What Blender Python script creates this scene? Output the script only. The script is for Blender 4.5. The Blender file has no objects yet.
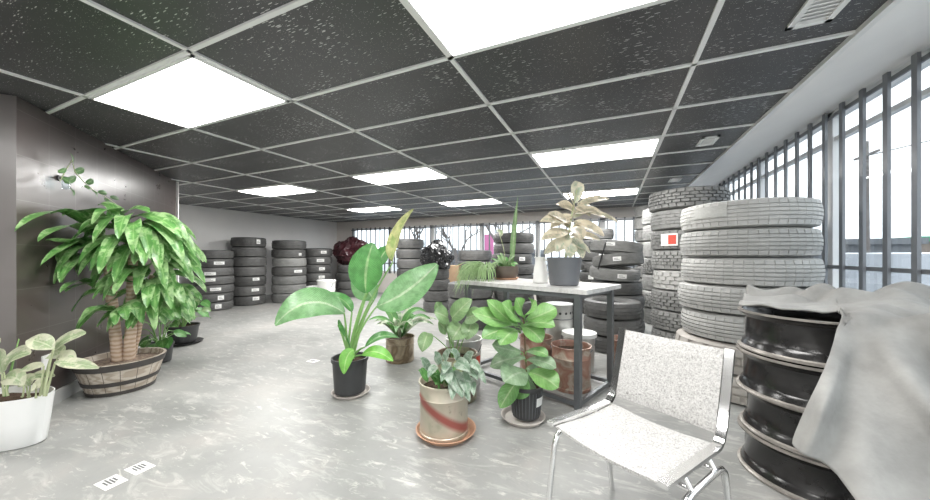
import bpy, math, random
from math import sin, cos, pi, radians as R, atan2, sqrt
from mathutils import Vector as V, Matrix, noise
C = bpy.context.scene.collection
SC = bpy.context.scene
random.seed(7)
H = 1.15            # camera height
CE = 2.22           # ceiling height
CA, SA = cos(R(24)), sin(R(24))
FP = 330.0
def W(px, py, t):
    u = (px-465)/FP
    return V((t*(CA*u-SA), t*(SA*u+CA), H+(255-py)/FP*t))
def G(px, py, z=0.0):
    return W(px, py, FP*(H-z)/(py-255))
def at(px, t, z=0.0):
    p = W(px, 255, t); p.z = z; return p

# ------------------------------------------------------------------ materials
def newmat(name):
    m = bpy.data.materials.new(name); m.use_nodes = True
    nt = m.node_tree; b = nt.nodes['Principled BSDF']
    return m, nt, b
def sock(nt, a, b): nt.links.new(a, b)
def ramp(nt, fac, stops):
    r = nt.nodes.new('ShaderNodeValToRGB'); e = r.color_ramp.elements
    while len(e) < len(stops): e.new(0.5)
    for i, (p, c) in enumerate(stops):
        e[i].position = p; e[i].color = (*c, 1) if len(c) == 3 else c
    sock(nt, fac, r.inputs[0]); return r.outputs[0]
def noise_tex(nt, scale, detail=4, rough=.6, vec=None, dist=0):
    n = nt.nodes.new('ShaderNodeTexNoise'); n.inputs['Scale'].default_value = scale
    n.inputs['Detail'].default_value = detail; n.inputs['Roughness'].default_value = rough
    n.inputs['Distortion'].default_value = dist
    if vec: sock(nt, vec, n.inputs['Vector'])
    return n.outputs['Fac']
def coords(nt, kind='Object', scale=None, rot=None):
    t = nt.nodes.new('ShaderNodeTexCoord'); o = t.outputs[kind]
    if scale or rot:
        mp = nt.nodes.new('ShaderNodeMapping')
        if scale: mp.inputs['Scale'].default_value = scale
        if rot: mp.inputs['Rotation'].default_value = rot
        sock(nt, o, mp.inputs['Vector']); o = mp.outputs[0]
    return o
def math_n(nt, op, a, b=None, c=None):
    n = nt.nodes.new('ShaderNodeMath'); n.operation = op
    for i, x in enumerate((a, b, c)):
        if x is None: continue
        if isinstance(x, (int, float)): n.inputs[i].default_value = x
        else: sock(nt, x, n.inputs[i])
    return n.outputs[0]
def mixc(nt, fac, a, b):
    n = nt.nodes.new('ShaderNodeMix'); n.data_type = 'RGBA'
    if isinstance(fac, (int, float)): n.inputs[0].default_value = fac
    else: sock(nt, fac, n.inputs[0])
    for i, x in ((6, a), (7, b)):
        if isinstance(x, tuple): n.inputs[i].default_value = (*x[:3], 1)
        else: sock(nt, x, n.inputs[i])
    return n.outputs[2]
def bump(nt, b, h, strength=.3, dist=.01):
    n = nt.nodes.new('ShaderNodeBump'); n.inputs['Strength'].default_value = strength
    n.inputs['Distance'].default_value = dist
    sock(nt, h, n.inputs['Height']); sock(nt, n.outputs[0], b.inputs['Normal'])
def plain(name, col, rough=.5, metal=0, var=.12, scale=6, spec=.5, bmp=0):
    m, nt, b = newmat(name)
    co = coords(nt)
    f = noise_tex(nt, scale, 5, .6, co)
    lo = tuple(c*(1-var) for c in col); hi = tuple(min(1, c*(1+var)) for c in col)
    sock(nt, ramp(nt, f, [(.3, lo), (.7, hi)]), b.inputs['Base Color'])
    b.inputs['Roughness'].default_value = rough; b.inputs['Metallic'].default_value = metal
    b.inputs['Specular IOR Level'].default_value = spec
    if bmp: bump(nt, b, noise_tex(nt, scale*12, 4, .6, co), bmp, .004)
    return m
def emis(name, col, s):
    m, nt, b = newmat(name)
    b.inputs['Base Color'].default_value = (.8, .8, .8, 1)
    b.inputs['Emission Color'].default_value = (*col, 1); b.inputs['Emission Strength'].default_value = s
    return m

def leaf_mat(name, edge, mid, rib, veins=14, variegate=0, vcol=(.8, .82, .6), vscale=9, rough=.38, pleat=0.0, trans=.22):
    m, nt, b = newmat(name)
    uv = nt.nodes.new('ShaderNodeTexCoord'); sp = nt.nodes.new('ShaderNodeSeparateXYZ')
    sock(nt, uv.outputs['UV'], sp.inputs[0])
    a = math_n(nt, 'ABSOLUTE', math_n(nt, 'SUBTRACT', sp.outputs[0], .5))      # 0 rib .. .5 edge
    base = ramp(nt, a, [(.0, rib), (.025, rib), (.05, mid), (.5, edge)])
    nz = noise_tex(nt, 7, 3, .6, coords(nt))
    base = mixc(nt, math_n(nt, 'MULTIPLY', nz, .45), base, mid)
    vv = math_n(nt, 'SUBTRACT', math_n(nt, 'MULTIPLY', sp.outputs[1], veins), math_n(nt, 'MULTIPLY', a, veins*.55))
    fr = math_n(nt, 'ABSOLUTE', math_n(nt, 'SUBTRACT', math_n(nt, 'FRACT', vv), .5))
    vein = math_n(nt, 'LESS_THAN', fr, .06)
    base = mixc(nt, math_n(nt, 'MULTIPLY', vein, .35), base, rib)
    if variegate:
        vn = noise_tex(nt, vscale, 4, .65, coords(nt), .6)
        k = math_n(nt, 'ADD', vn, math_n(nt, 'MULTIPLY', a, .35 if variegate > 0 else -.35))
        base = mixc(nt, ramp(nt, k, [(.62-abs(variegate)*.3, (0, 0, 0)), (.68-abs(variegate)*.3, (1, 1, 1))]), base, vcol)
    nd = noise_tex(nt, 16, 3, .6, coords(nt))
    base = mixc(nt, ramp(nt, nd, [(.35, (.45,)*3), (.62, (0, 0, 0))]), base, tuple(x*.45 for x in edge))
    sock(nt, base, b.inputs['Base Color'])
    b.inputs['Roughness'].default_value = rough
    bump(nt, b, fr, .25+pleat, .003+pleat*.01)
    tr = nt.nodes.new('ShaderNodeBsdfTranslucent'); sock(nt, base, tr.inputs[0])
    mx = nt.nodes.new('ShaderNodeMixShader'); mx.inputs[0].default_value = trans
    sock(nt, b.outputs[0], mx.inputs[1]); sock(nt, tr.outputs[0], mx.inputs[2])
    sock(nt, mx.outputs[0], nt.nodes['Material Output'].inputs[0])
    return m

M = {}
def floor_mat():
    m, nt, b = newmat('polished_concrete'); co = coords(nt)
    n1 = noise_tex(nt, .9, 6, .6, co, .4)
    c = ramp(nt, n1, [(.28, (.215, .22, .21)), (.5, (.30, .302, .292)), (.72, (.375, .37, .355))])
    st = noise_tex(nt, 3.2, 6, .7, coords(nt, 'Object', (1, 3.2, 1), (0, 0, R(35))), 1.2)
    c = mixc(nt, ramp(nt, st, [(.52, (0, 0, 0)), (.74, (.6, .6, .6))]), c, (.60, .59, .56))
    n3 = noise_tex(nt, 1.7, 5, .65, co, .8)
    c = mixc(nt, ramp(nt, n3, [(.5, (0, 0, 0)), (.78, (.35, .35, .35))]), c, (.45, .40, .37))
    n4 = noise_tex(nt, 26, 4, .7, co)
    c = mixc(nt, ramp(nt, n4, [(.55, (0, 0, 0)), (.8, (.4, .4, .4))]), c, (.24, .24, .235))
    n5 = noise_tex(nt, 7, 5, .7, coords(nt, 'Object', (1, 2.6, 1), (0, 0, R(-20))), .8)
    c = mixc(nt, ramp(nt, n5, [(.58, (0, 0, 0)), (.66, (.5, .5, .5))]), c, (.66, .64, .60))
    sock(nt, c, b.inputs['Base Color'])
    sock(nt, ramp(nt, n3, [(.3, (.34,)*3), (.7, (.52,)*3)]), b.inputs['Roughness'])
    b.inputs['Specular IOR Level'].default_value = .4
    bump(nt, b, n4, .05, .002)
    return m
M['floor'] = floor_mat()
def ceil_mat():
    m, nt, b = newmat('black_fissured_ceiling_tile')
    vo = nt.nodes.new('ShaderNodeTexVoronoi'); vo.inputs['Scale'].default_value = 1
    sock(nt, coords(nt, 'Object', (17, 105, 1), (0, 0, R(14))), vo.inputs['Vector'])
    msk = noise_tex(nt, 3.2, 3, .6, coords(nt))
    f = math_n(nt, 'LESS_THAN', vo.outputs['Distance'], math_n(nt, 'MULTIPLY', math_n(nt, 'SUBTRACT', msk, .30), .72))
    v2 = nt.nodes.new('ShaderNodeTexVoronoi'); v2.inputs['Scale'].default_value = 1
    sock(nt, coords(nt, 'Object', (95, 95, 1)), v2.inputs['Vector'])
    f2 = math_n(nt, 'LESS_THAN', v2.outputs['Distance'], .12)
    c = ramp(nt, noise_tex(nt, 1.2, 4, .6, coords(nt)), [(.3, (.042, .042, .044)), (.7, (.072, .072, .076))])
    c = mixc(nt, math_n(nt, 'MULTIPLY', math_n(nt, 'MAXIMUM', f, f2), .85), c, (.75, .75, .73))
    sock(nt, c, b.inputs['Base Color']); b.inputs['Roughness'].default_value = .38
    b.inputs['Specular IOR Level'].default_value = .6
    bump(nt, b, f, .2, .003)
    return m
M['ceil'] = ceil_mat()
M['grid'] = plain('white_painted_metal', (.90, .90, .89), .4, 0, .03)
M['white'] = plain('white_wall_paint', (.88, .865, .85), .6, 0, .03, 1.5)
M['header'] = plain('warm_beige_header', (.78, .73, .69), .55, 0, .04, 2)
M['soffit'] = plain('cream_soffit', (.92, .89, .86), .45, 0, .03, 2)
def tilewall():
    m, nt, b = newmat('dark_brown_wall_tile')
    br = nt.nodes.new('ShaderNodeTexBrick'); br.offset = 0.0
    br.inputs['Color1'].default_value = (.066, .052, .049, 1); br.inputs['Color2'].default_value = (.078, .062, .058, 1)
    br.inputs['Mortar'].default_value = (.13, .115, .11, 1); br.inputs['Scale'].default_value = 1
    br.inputs['Mortar Size'].default_value = .0022; br.inputs['Brick Width'].default_value = .305; br.inputs['Row Height'].default_value = .305
    sock(nt, coords(nt, 'UV'), br.inputs['Vector'])
    sock(nt, br.outputs[0], b.inputs['Base Color']); 
    n = noise_tex(nt, 5, 4, .6, coords(nt))
    sock(nt, ramp(nt, n, [(.3, (.27,)*3), (.7, (.34,)*3)]), b.inputs['Roughness'])
    b.inputs['Specular IOR Level'].default_value = 1.0
    bump(nt, b, br.outputs['Fac'], .15, -.002)
    return m
M['tilewall'] = tilewall()
M['base'] = plain('grey_baseboard', (.50, .50, .49), .45, 0, .05)
def rubber(name, lo, hi, rough=.75):
    m, nt, b = newmat(name); co = coords(nt, 'Object')
    oi = nt.nodes.new('ShaderNodeObjectInfo')
    n = noise_tex(nt, 2.5, 6, .65, co)
    k = math_n(nt, 'ADD', n, math_n(nt, 'MULTIPLY', math_n(nt, 'SUBTRACT', oi.outputs['Random'], .5), .35))
    sock(nt, ramp(nt, k, [(.3, lo), (.72, hi)]), b.inputs['Base Color'])
    b.inputs['Roughness'].default_value = rough
    bump(nt, b, noise_tex(nt, 40, 3, .6, co), .12, .004)
    return m
M['rub'] = rubber('black_tyre_rubber', (.075, .075, .073), (.14, .139, .136), .5)
M['rubg'] = rubber('grey_dusty_tyre_rubber', (.19, .19, .186), (.31, .31, .30))
M['rubt'] = rubber('dusty_truck_tyre_rubber', (.36, .36, .35), (.52, .515, .50))
M['rubb'] = rubber('brown_dusty_tyre_rubber', (.36, .335, .31), (.54, .51, .47))
M['paper'] = plain('white_paper', (.82, .82, .80), .6, 0, .03, 20)
M['oldpaper'] = plain('aged_grey_paper', (.50, .50, .48), .7, 0, .12, 20)
M['ink'] = plain('grey_print', (.14, .14, .14), .6, 0, .2, 60)
M['red'] = plain('red_print', (.62, .08, .05), .5, 0, .2, 30)
M['steel'] = plain('dark_grey_steel', (.17, .18, .19), .38, .7, .1, 9)
M['bar'] = plain('grey_painted_bar', (.20, .21, .225), .4, .2, .1, 3)
M['alu'] = plain('aluminium_frame', (.84, .84, .84), .4, 0, .05, 3)
M['chrome'] = plain('chrome', (.93, .93, .93), .17, 1, .03)
M['rim'] = plain('black_gloss_wheel_steel', (.028, .027, .027), .22, .35, .35, 7, .7)
M['rust'] = plain('worn_rim_edge', (.33, .305, .28), .42, .4, .3, 14)
M['blackpot'] = plain('black_plastic', (.04, .041, .043), .42, 0, .15)
M['greypot'] = plain('charcoal_plastic', (.115, .12, .13), .5, 0, .08)
M['whitepot'] = plain('white_glazed_pot', (.84, .84, .83), .35, 0, .02)
M['terra'] = plain('terracotta', (.56, .33, .22), .7, 0, .15, 12)
M['palesaucer'] = plain('pale_grey_saucer', (.62, .57, .53), .55, 0, .1, 12)
M['soil'] = plain('dark_soil', (.075, .05, .036), .95, 0, .6, 40, .2, .8)
M['mulch'] = plain('pale_bark_mulch', (.26, .20, .16), .95, 0, .6, 40, .2, .9)
M['metalpail'] = plain('grey_steel_pail', (.52, .52, .50), .35, .5, .15, 8)
M['whiteplastic'] = plain('white_plastic', (.80, .80, .78), .35, 0, .03)
M['bagblack'] = plain('black_bin_bag_plastic', (.022, .022, .024), .22, 0, .3)
M['bagmaroon'] = plain('maroon_plastic_sheet', (.045, .014, .018), .3, 0, .3)
M['cardboard'] = plain('cardboard', (.48, .33, .21), .8, 0, .1)
M['stem'] = plain('green_stem', (.22, .40, .13), .5, 0, .2)
M['stemd'] = plain('brown_stem', (.20, .13, .08), .8, 0, .3, 20)
M['stemp'] = plain('pale_stem', (.45, .50, .30), .6, 0, .2)
def wood():
    m, nt, b = newmat('pale_barrel_staves')
    w = nt.nodes.new('ShaderNodeTexWave'); w.inputs['Scale'].default_value = 3; w.inputs['Distortion'].default_value = 6
    w.inputs['Detail'].default_value = 4; sock(nt, coords(nt, 'Object', (2, 2, 12)), w.inputs['Vector'])
    uvs = nt.nodes.new('ShaderNodeSeparateXYZ'); sock(nt, coords(nt, 'UV'), uvs.inputs[0])
    fr = math_n(nt, 'FRACT', math_n(nt, 'MULTIPLY', uvs.outputs[0], 16))
    gap = math_n(nt, 'LESS_THAN', fr, .035)
    c = ramp(nt, w.outputs['Fac'], [(.2, (.40, .335, .27)), (.8, (.56, .50, .43))])
    c = mixc(nt, gap, c, (.06, .05, .04))
    sock(nt, c, b.inputs['Base Color']); b.inputs['Roughness'].default_value = .7
    return m
M['stave'] = wood()
M['hoop'] = plain('dark_barrel_hoop', (.075, .068, .064), .55, .3, .2, 12)
def cane():
    m, nt, b = newmat('pale_cane_bark')
    w = nt.nodes.new('ShaderNodeTexWave'); w.bands_direction = 'Z'; w.inputs['Scale'].default_value = 9
    w.inputs['Distortion'].default_value = 5; w.inputs['Detail'].default_value = 3
    sock(nt, coords(nt), w.inputs['Vector'])
    c = ramp(nt, w.outputs['Fac'], [(.05, (.44, .31, .22)), (.5, (.56, .42, .32)), (.9, (.62, .49, .39))])
    sock(nt, c, b.inputs['Base Color']); b.inputs['Roughness'].default_value = .85
    bump(nt, b, w.outputs['Fac'], .3, .004); return m
M['cane'] = cane()
def tweed():
    m, nt, b = newmat('pale_grey_tweed'); co = coords(nt)
    a = noise_tex(nt, 110, 5, .7, co)
    d = noise_tex(nt, 190, 2, .7, coords(nt, 'Object', (1, 1, 1)))
    c = ramp(nt, math_n(nt, 'MULTIPLY', math_n(nt, 'ADD', a, d), .5), [(.36, (.24, .232, .225)), (.47, (.44, .43, .42)), (.58, (.58, .57, .555))])
    sock(nt, c, b.inputs['Base Color']); b.inputs['Roughness'].default_value = .95
    bump(nt, b, d, .4, .003); return m
M['tweed'] = tweed()
M['felt'] = plain('grey_felt_blanket', (.31, .306, .295), .95, 0, .26, 4, .15, .35)  # strong tone mottling stands in for shading in the creases
def concrete_top():
    m, nt, b = newmat('mottled_grey_tabletop'); co = coords(nt)
    a = noise_tex(nt, 9, 8, .7, co, .6)
    sock(nt, ramp(nt, a, [(.3, (.36, .355, .345)), (.55, (.58, .575, .56)), (.75, (.72, .71, .69))]), b.inputs['Base Color'])
    b.inputs['Roughness'].default_value = .5; return m
M['top'] = concrete_top()
def painted(name, cols, scale=3, stripe=None, metal=.35):
    m, nt, b = newmat(name); co = coords(nt)
    n = noise_tex(nt, scale, 3, .5, co, .7)
    k = len(cols)
    c = ramp(nt, n, [(.28+.44*i/(k-1), cols[i]) for i in range(k)])
    if stripe:
        sx = nt.nodes.new('ShaderNodeSeparateXYZ'); sock(nt, co, sx.inputs[0])
        q = math_n(nt, 'ADD', math_n(nt, 'MULTIPLY', sx.outputs[0], stripe[1]*CA), math_n(nt, 'MULTIPLY', sx.outputs[1], stripe[1]*SA))
        d = math_n(nt, 'ABSOLUTE', math_n(nt, 'SUBTRACT', math_n(nt, 'ADD', q, sx.outputs[2]), stripe[2]))
        c = mixc(nt, ramp(nt, d, [(.014, (.9,)*3), (.045, (0, 0, 0))]), c, stripe[0])
    r = noise_tex(nt, 22, 5, .7, co)
    c = mixc(nt, ramp(nt, r, [(.6, (0, 0, 0)), (.72, (.5, .5, .5))]), c, (.17, .13, .10))
    sock(nt, c, b.inputs['Base Color']); b.inputs['Roughness'].default_value = .38; b.inputs['Metallic'].default_value = metal
    return m
M['pailcream'] = painted('cream_painted_pail', [(.33, .34, .24), (.52, .48, .38), (.58, .50, .41), (.40, .31, .24)], 4, ((.36, .07, .06), .62, .15))
M['pailgreen'] = painted('green_brown_painted_pail', [(.16, .17, .11), (.34, .31, .23), (.17, .11, .08), (.42, .33, .24)], 5)
M['pailrust'] = painted('rust_red_painted_pail', [(.52, .46, .40), (.40, .25, .19), (.33, .17, .125), (.45, .38, .31), (.26, .17, .13)], 7)
M['pailolive'] = painted('olive_striped_painted_pail', [(.16, .15, .10), (.40, .33, .24), (.15, .11, .07), (.33, .25, .16)], 6)

M['banana'] = leaf_mat('glossy_banana_leaf', (.07, .27, .06), (.12, .36, .10), (.40, .58, .28), 26, 0, pleat=.25, rough=.28)
M['banana_sheen'] = leaf_mat('painted_sheen_banana_leaf', (.16, .37, .14), (.26, .47, .23), (.58, .70, .48), 30, 0, (.50, .62, .44), 5, pleat=.4, rough=.22)  # leaf sheen put into the colour as paler greens
M['bananay'] = leaf_mat('yellowing_banana_leaf', (.22, .36, .10), (.38, .48, .16), (.62, .64, .34), 30, .3, (.58, .58, .26), 7, pleat=.4)
M['banayg'] = leaf_mat('bright_green_young_leaf', (.16, .46, .06), (.22, .55, .10), (.5, .72, .3), 18)
M['corn'] = leaf_mat('corn_plant_leaf', (.05, .20, .04), (.16, .36, .10), (.30, .50, .19), 3, .10, (.36, .55, .25), 9, rough=.33)
M['cream'] = leaf_mat('cream_variegated_leaf', (.56, .60, .42), (.30, .42, .22), (.66, .70, .48), 9, .2, (.66, .67, .50), 14)
M['tineke'] = leaf_mat('cream_rubber_plant_leaf', (.66, .60, .45), (.36, .38, .27), (.70, .50, .42), 9, .35, (.70, .62, .47), 16)
M['tineke_g'] = leaf_mat('pale_green_rubber_plant_leaf', (.58, .58, .44), (.32, .42, .30), (.64, .55, .45), 9, .3, (.66, .62, .48), 14)
M['fig'] = leaf_mat('fig_leaf', (.14, .34, .10), (.22, .42, .15), (.5, .62, .36), 9)
M['figb'] = leaf_mat('bright_fig_leaf', (.17, .38, .09), (.25, .47, .16), (.46, .62, .32), 9)
M['figp'] = leaf_mat('pale_sage_fig_leaf', (.19, .31, .17), (.30, .43, .26), (.48, .58, .42), 9)
M['satin'] = leaf_mat('silvery_satin_leaf', (.16, .27, .17), (.25, .36, .26), (.42, .52, .40), 7, .18, (.45, .53, .44), 26)
M['green'] = leaf_mat('mid_green_leaf', (.08, .26, .06), (.14, .36, .10), (.3, .5, .2), 9)
M['sage'] = leaf_mat('pale_green_arrow_leaf', (.19, .33, .14), (.30, .45, .22), (.5, .6, .38), 9)
M['vari'] = leaf_mat('variegated_strap_leaf', (.12, .27, .12), (.26, .42, .22), (.5, .6, .4), 9, .3, (.60, .64, .48), 14)
M['grass'] = leaf_mat('pale_trailing_leaf', (.28, .46, .18), (.40, .56, .28), (.62, .70, .46), 4)
M['vine'] = leaf_mat('dark_vine_leaf', (.08, .18, .07), (.13, .25, .10), (.3, .4, .2), 7)

# ------------------------------------------------------------------ mesh builder
class MB:
    def __init__(s): s.v = []; s.f = []; s.uv = []
    def add(s, vs, fs, uv=None):
        o = len(s.v); s.v += [tuple(p) for p in vs]
        for f in fs: s.f.append(tuple(i+o for i in f))
        s.uv += list(uv) if uv else [(0, 0)]*len(vs)
        return s
    def box(s, c, size, rz=0, rot=None):
        x, y, z = (d/2 for d in size)
        m = rot if rot else Matrix.Rotation(rz, 3, 'Z')
        vs = [m @ V((sx*x, sy*y, sz*z))+V(c) for sz in (-1, 1) for sx, sy in ((-1, -1), (1, -1), (1, 1), (-1, 1))]
        return s.add(vs, [(3, 2, 1, 0), (4, 5, 6, 7), (0, 1, 5, 4), (1, 2, 6, 5), (2, 3, 7, 6), (3, 0, 4, 7)])
    def lathe(s, prof, n=32, c=(0, 0, 0), a0=0, a1=2*pi, sx=1, sy=1):
        full = abs(a1-a0-2*pi) < 1e-6; k = len(prof)
        vs = []; uv = []; m = n+1
        for i in range(m):
            a = a0+(a1-a0)*i/n
            for j, (r, z) in enumerate(prof):
                vs.append((c[0]+r*sx*cos(a), c[1]+r*sy*sin(a), c[2]+z)); uv.append((i/n, j/(k-1)))
        fs = [(i*k+j, (i+1)*k+j, (i+1)*k+j+1, i*k+j+1) for i in range(n) for j in range(k-1)]
        return s.add(vs, fs, uv)
    def tube(s, pts, r, n=8, cap=True, rect=None):
        pts = [V(p) for p in pts]; k = len(pts)
        rs = r if isinstance(r, (list, tuple)) else [r]*k
        t0 = (pts[1]-pts[0]).normalized()
        up = V((0, 0, 1)) if abs(t0.z) < .9 else V((1, 0, 0))
        nrm = (up-t0*up.dot(t0)).normalized(); vs = []; uv = []
        for i, p in enumerate(pts):
            t = (pts[min(i+1, k-1)]-pts[max(i-1, 0)]).normalized()
            nrm = (nrm-t*nrm.dot(t)).normalized(); b = t.cross(nrm)
            for q in range(n):
                a = 2*pi*q/n
                vs.append(p+(nrm*cos(a)+b*sin(a))*rs[i]); uv.append((q/n, i/(k-1)))
        fs = [(i*n+q, i*n+(q+1) % n, (i+1)*n+(q+1) % n, (i+1)*n+q) for i in range(k-1) for q in range(n)]
        if cap: fs += [tuple(range(n))[::-1], tuple(range((k-1)*n, k*n))]
        return s.add(vs, fs, uv)
    def ribbon(s, path, x, wx, th):
        """flat bar: path of (y,z), width wx along x, thickness th in the y-z plane"""
        vs = []; k = len(path)
        for i, (y, z) in enumerate(path):
            a = path[max(i-1, 0)]; b = path[min(i+1, k-1)]
            d = V((b[0]-a[0], b[1]-a[1])).normalized(); nn = (-d.y*th/2, d.x*th/2)
            for sx, sn in ((-1, -1), (1, -1), (1, 1), (-1, 1)):
                vs.append((x+sx*wx/2, y+sn*nn[0], z+sn*nn[1]))
        fs = [(i*4+q, i*4+(q+1) % 4, (i+1)*4+(q+1) % 4, (i+1)*4+q) for i in range(k-1) for q in range(4)]
        fs += [(3, 2, 1, 0), tuple((k-1)*4+q for q in range(4))]
        return s.add(vs, fs)
    def build(s, name, mat, parent=None, smooth=True, angle=40, loc=None, rz=0, label=None, recalc=False):
        me = bpy.data.meshes.new(name); me.from_pydata(s.v, [], s.f)
        l = me.uv_layers.new(name='UVMap'); vi = [0]*len(me.loops); me.loops.foreach_get('vertex_index', vi)
        flat = []
        for i in vi: flat += s.uv[i]
        l.data.foreach_set('uv', flat)
        if smooth:
            me.polygons.foreach_set('use_smooth', [True]*len(me.polygons))
            me.set_sharp_from_angle(angle=R(angle))
        me.materials.append(M[mat] if isinstance(mat, str) else mat); me.update()
        o = bpy.data.objects.new(name, me); C.objects.link(o)
        if parent: o.parent = parent
        if loc is not None: o.location = loc
        if rz: o.rotation_euler.z = rz
        if label: o['label'] = label
        return o
def tag(o, label, cat, group=None):
    o['label'] = label; o['category'] = cat
    if group: o['group'] = group
    return o
def thing(name, loc, label, cat, rz=0, group=None):
    o = bpy.data.objects.new(name, None); C.objects.link(o); o.location = loc; o.rotation_euler.z = rz
    o.empty_display_size = .1
    return tag(o, label, cat, group)
def struct(o): o['kind'] = 'structure'; return o

def bez(p0, p1, p2, t): return p0*(1-t)**2+p1*2*t*(1-t)+p2*t*t
def dbez(p0, p1, p2, t): return (p1-p0)*(1-t)+(p2-p1)*t
def w_oval(t): return max(.02, sin(pi*min(1, t*.97+.015))**.75)
def w_lance(t): return max(.02, sin(pi*t**.8)**.9)
def w_ob(t): return max(.03, sin(pi*min(.995, t**1.5*.97+.02))**.7)
def w_heart(t): return max(.02, (sin(pi*(t*.82+.18)))**.8*(1 if t > .06 else .75))
def w_strap(t): return max(.04, min(1, .35+t*2.2)*min(1, sqrt(max(0, 1-t)*2.6)))
SHAPES = dict(oval=w_oval, lance=w_lance, ob=w_ob, heart=w_heart, strap=w_strap)
def leaf(mb, P0, P1, P2, wid, nrm, shape='oval', fold=.25, wav=0, nu=4, nv=10, freq=9, ph=0):
    """leaf blade along a curved midrib P0-P1-P2; nrm is the side the upper face looks to"""
    P0, P1, P2, nrm = V(P0), V(P1), V(P2), V(nrm); fn = SHAPES[shape]
    vs = []; uv = []
    for i in range(nv+1):
        t = i/nv; p = bez(P0, P1, P2, t); d = dbez(P0, P1, P2, t).normalized()
        side = d.cross(nrm)
        if side.length < 1e-4: side = d.cross(V((.3, .2, 1)))
        side.normalize(); up = side.cross(d).normalized(); w = wid*.5*fn(t)
        for j in range(nu+1):
            a = -1+2*j/nu
            h = fold*w*abs(a)+wav*wid*abs(a)*sin(freq*t+ph+(0 if a < 0 else 1.7))
            vs.append(p+side*(a*w)+up*h); uv.append((j/nu, t))
    k = nu+1
    fs = [(i*k+j, i*k+j+1, (i+1)*k+j+1, (i+1)*k+j) for i in range(nv) for j in range(nu)]
    mb.add(vs, fs, uv); return mb
TOCAM = lambda p: (V((0, 0, H))-V(p)).normalized()

# ------------------------------------------------------------------ camera
cam = bpy.data.cameras.new('camera'); co = bpy.data.objects.new('camera', cam); C.objects.link(co)
co.location = (0, 0, H); co.rotation_euler = (R(90), 0, R(24))
cam.sensor_width = 36; cam.lens = FP/930*36; cam.shift_y = 5/930; cam.clip_start = .05; cam.clip_end = 500
SC.camera = co
SC.view_settings.view_transform = 'Standard'; SC.view_settings.look = 'None'
SC.view_settings.exposure = 1.3; SC.view_settings.gamma = 1
SC.cycles.max_bounces = 8; SC.cycles.diffuse_bounces = 5; SC.cycles.glossy_bounces = 4
SC.cycles.transparent_max_bounces = 12; SC.cycles.use_denoising = True; SC.cycles.use_adaptive_sampling = False; SC.cycles.blur_glossy = .5
SC.cycles.caustics_reflective = False; SC.cycles.caustics_refractive = False
SC.cycles.sample_clamp_indirect = 6

# ------------------------------------------------------------------ room shell
XL, XR, YB, YF = -8.3, 1.72, 8.25, -2.4
XS = 1.09        # where the dropped ceiling ends
def quad(name, pts, mat, **k):
    return MB().add(pts, [tuple(range(len(pts)))], k.pop('uv', None)).build(name, mat, smooth=False, **k)
fl = MB().box(((XL+XR)/2, (YB+YF)/2, -.05), (XR-XL+.4, YB-YF+.4, .1)).build('floor', 'floor', smooth=False); struct(fl)
ce = MB().box(((XL+XS)/2, (YB+YF)/2, CE+.03), (XS-XL, YB-YF, .05)).build('ceiling', 'ceil', smooth=False); struct(ce)
gm = MB(); gx = [.42-1.22*k for k in range(7)]; gy = [1.60+.61*k for k in range(-6, 11)]
for x in gx: gm.box((x, (YB+YF)/2, CE), (.026, YB-YF, .012))
for y in gy: gm.box(((XL+XS)/2, y, CE-.0005), (XS-XL, .024, .011))
gm.box((XS-.012, (YB+YF)/2, CE-.006), (.03, YB-YF, .03))
struct(gm.build('trim_1', 'grid', smooth=False))
struct(MB().box((XL-.06, (YB+YF)/2, CE/2), (.12, YB-YF+.3, CE+.1)).build('wall_left', 'white', smooth=False))
struct(MB().box(((XL+XR)/2, YF-.06, 1.25), (XR-XL+.3, .12, 2.5)).build('wall_front', 'white', smooth=False))
# right wall: low wall, head and sloping soffit
WT = 2.385
rw = MB().box((XR+.06, (YB+YF)/2, .21), (.2, YB-YF+.3, .42)).box((XR+.06, (YB+YF)/2, WT+.1), (.2, YB-YF+.3, .2))
struct(rw.build('wall_right', 'white', smooth=False))
so = MB(); vs = []
for y in (YF, YB):
    vs += [(XS, y, CE-.015), (XR-.018, y, WT), (XR-.018, y, WT+.07), (XS, y, CE+.055)]
so.add(vs, [(0, 4, 5, 1), (1, 5, 6, 2), (2, 6, 7, 3), (3, 7, 4, 0), (0, 1, 2, 3), (7, 6, 5, 4)])
struct(so.build('trim_2', 'soffit', smooth=False))
# back wall: low wall, header, left pier
BT = 2.0; BX0 = -7.65
bw = MB().box(((XL+XR)/2, YB+.06, .3), (XR-XL+.3, .16, .6)).box(((XL+XR)/2, YB+.06, (BT+2.45)/2), (XR-XL+.3, .16, 2.45-BT))
bw.box(((XL+BX0)/2, YB+.06, 1.2), (BX0-XL, .158, 2.4))
struct(bw.build('wall_back', 'header', smooth=False))
# dark tiled partition: front face on the diagonal and its return to the left
P0 = V((-3.66, .80)); dW = V((-.752, .660)); nW = V((.660, .752)); dRt = V((-.9135, -.4067))
def panel(name, a, d, L, nin, mat, z0, z1, th=.12):
    b = a+d*L; c_ = b-nin*th; e = a-nin*th
    vs = [(p.x, p.y, z) for z in (z0, z1) for p in (a, b, c_, e)]
    uv = [(0, z0), (L, z0), (L, z0), (0, z0), (0, z1), (L, z1), (L, z1), (0, z1)]
    return MB().add(vs, [(0, 1, 5, 4), (1, 2, 6, 5), (2, 3, 7, 6), (3, 0, 4, 7), (4, 5, 6, 7), (3, 2, 1, 0)], uv).build(name, mat, smooth=False)
LW = 2.86
struct(panel('wall_partition', P0, dW, LW, nW, 'tilewall', 0, CE))
nR = V((.4067, -.9135))
struct(panel('wall_return', P0+dRt*.016, dRt, 3.2, nR, 'tilewall', 0, CE, .03))
pe = P0+dW*LW
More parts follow.
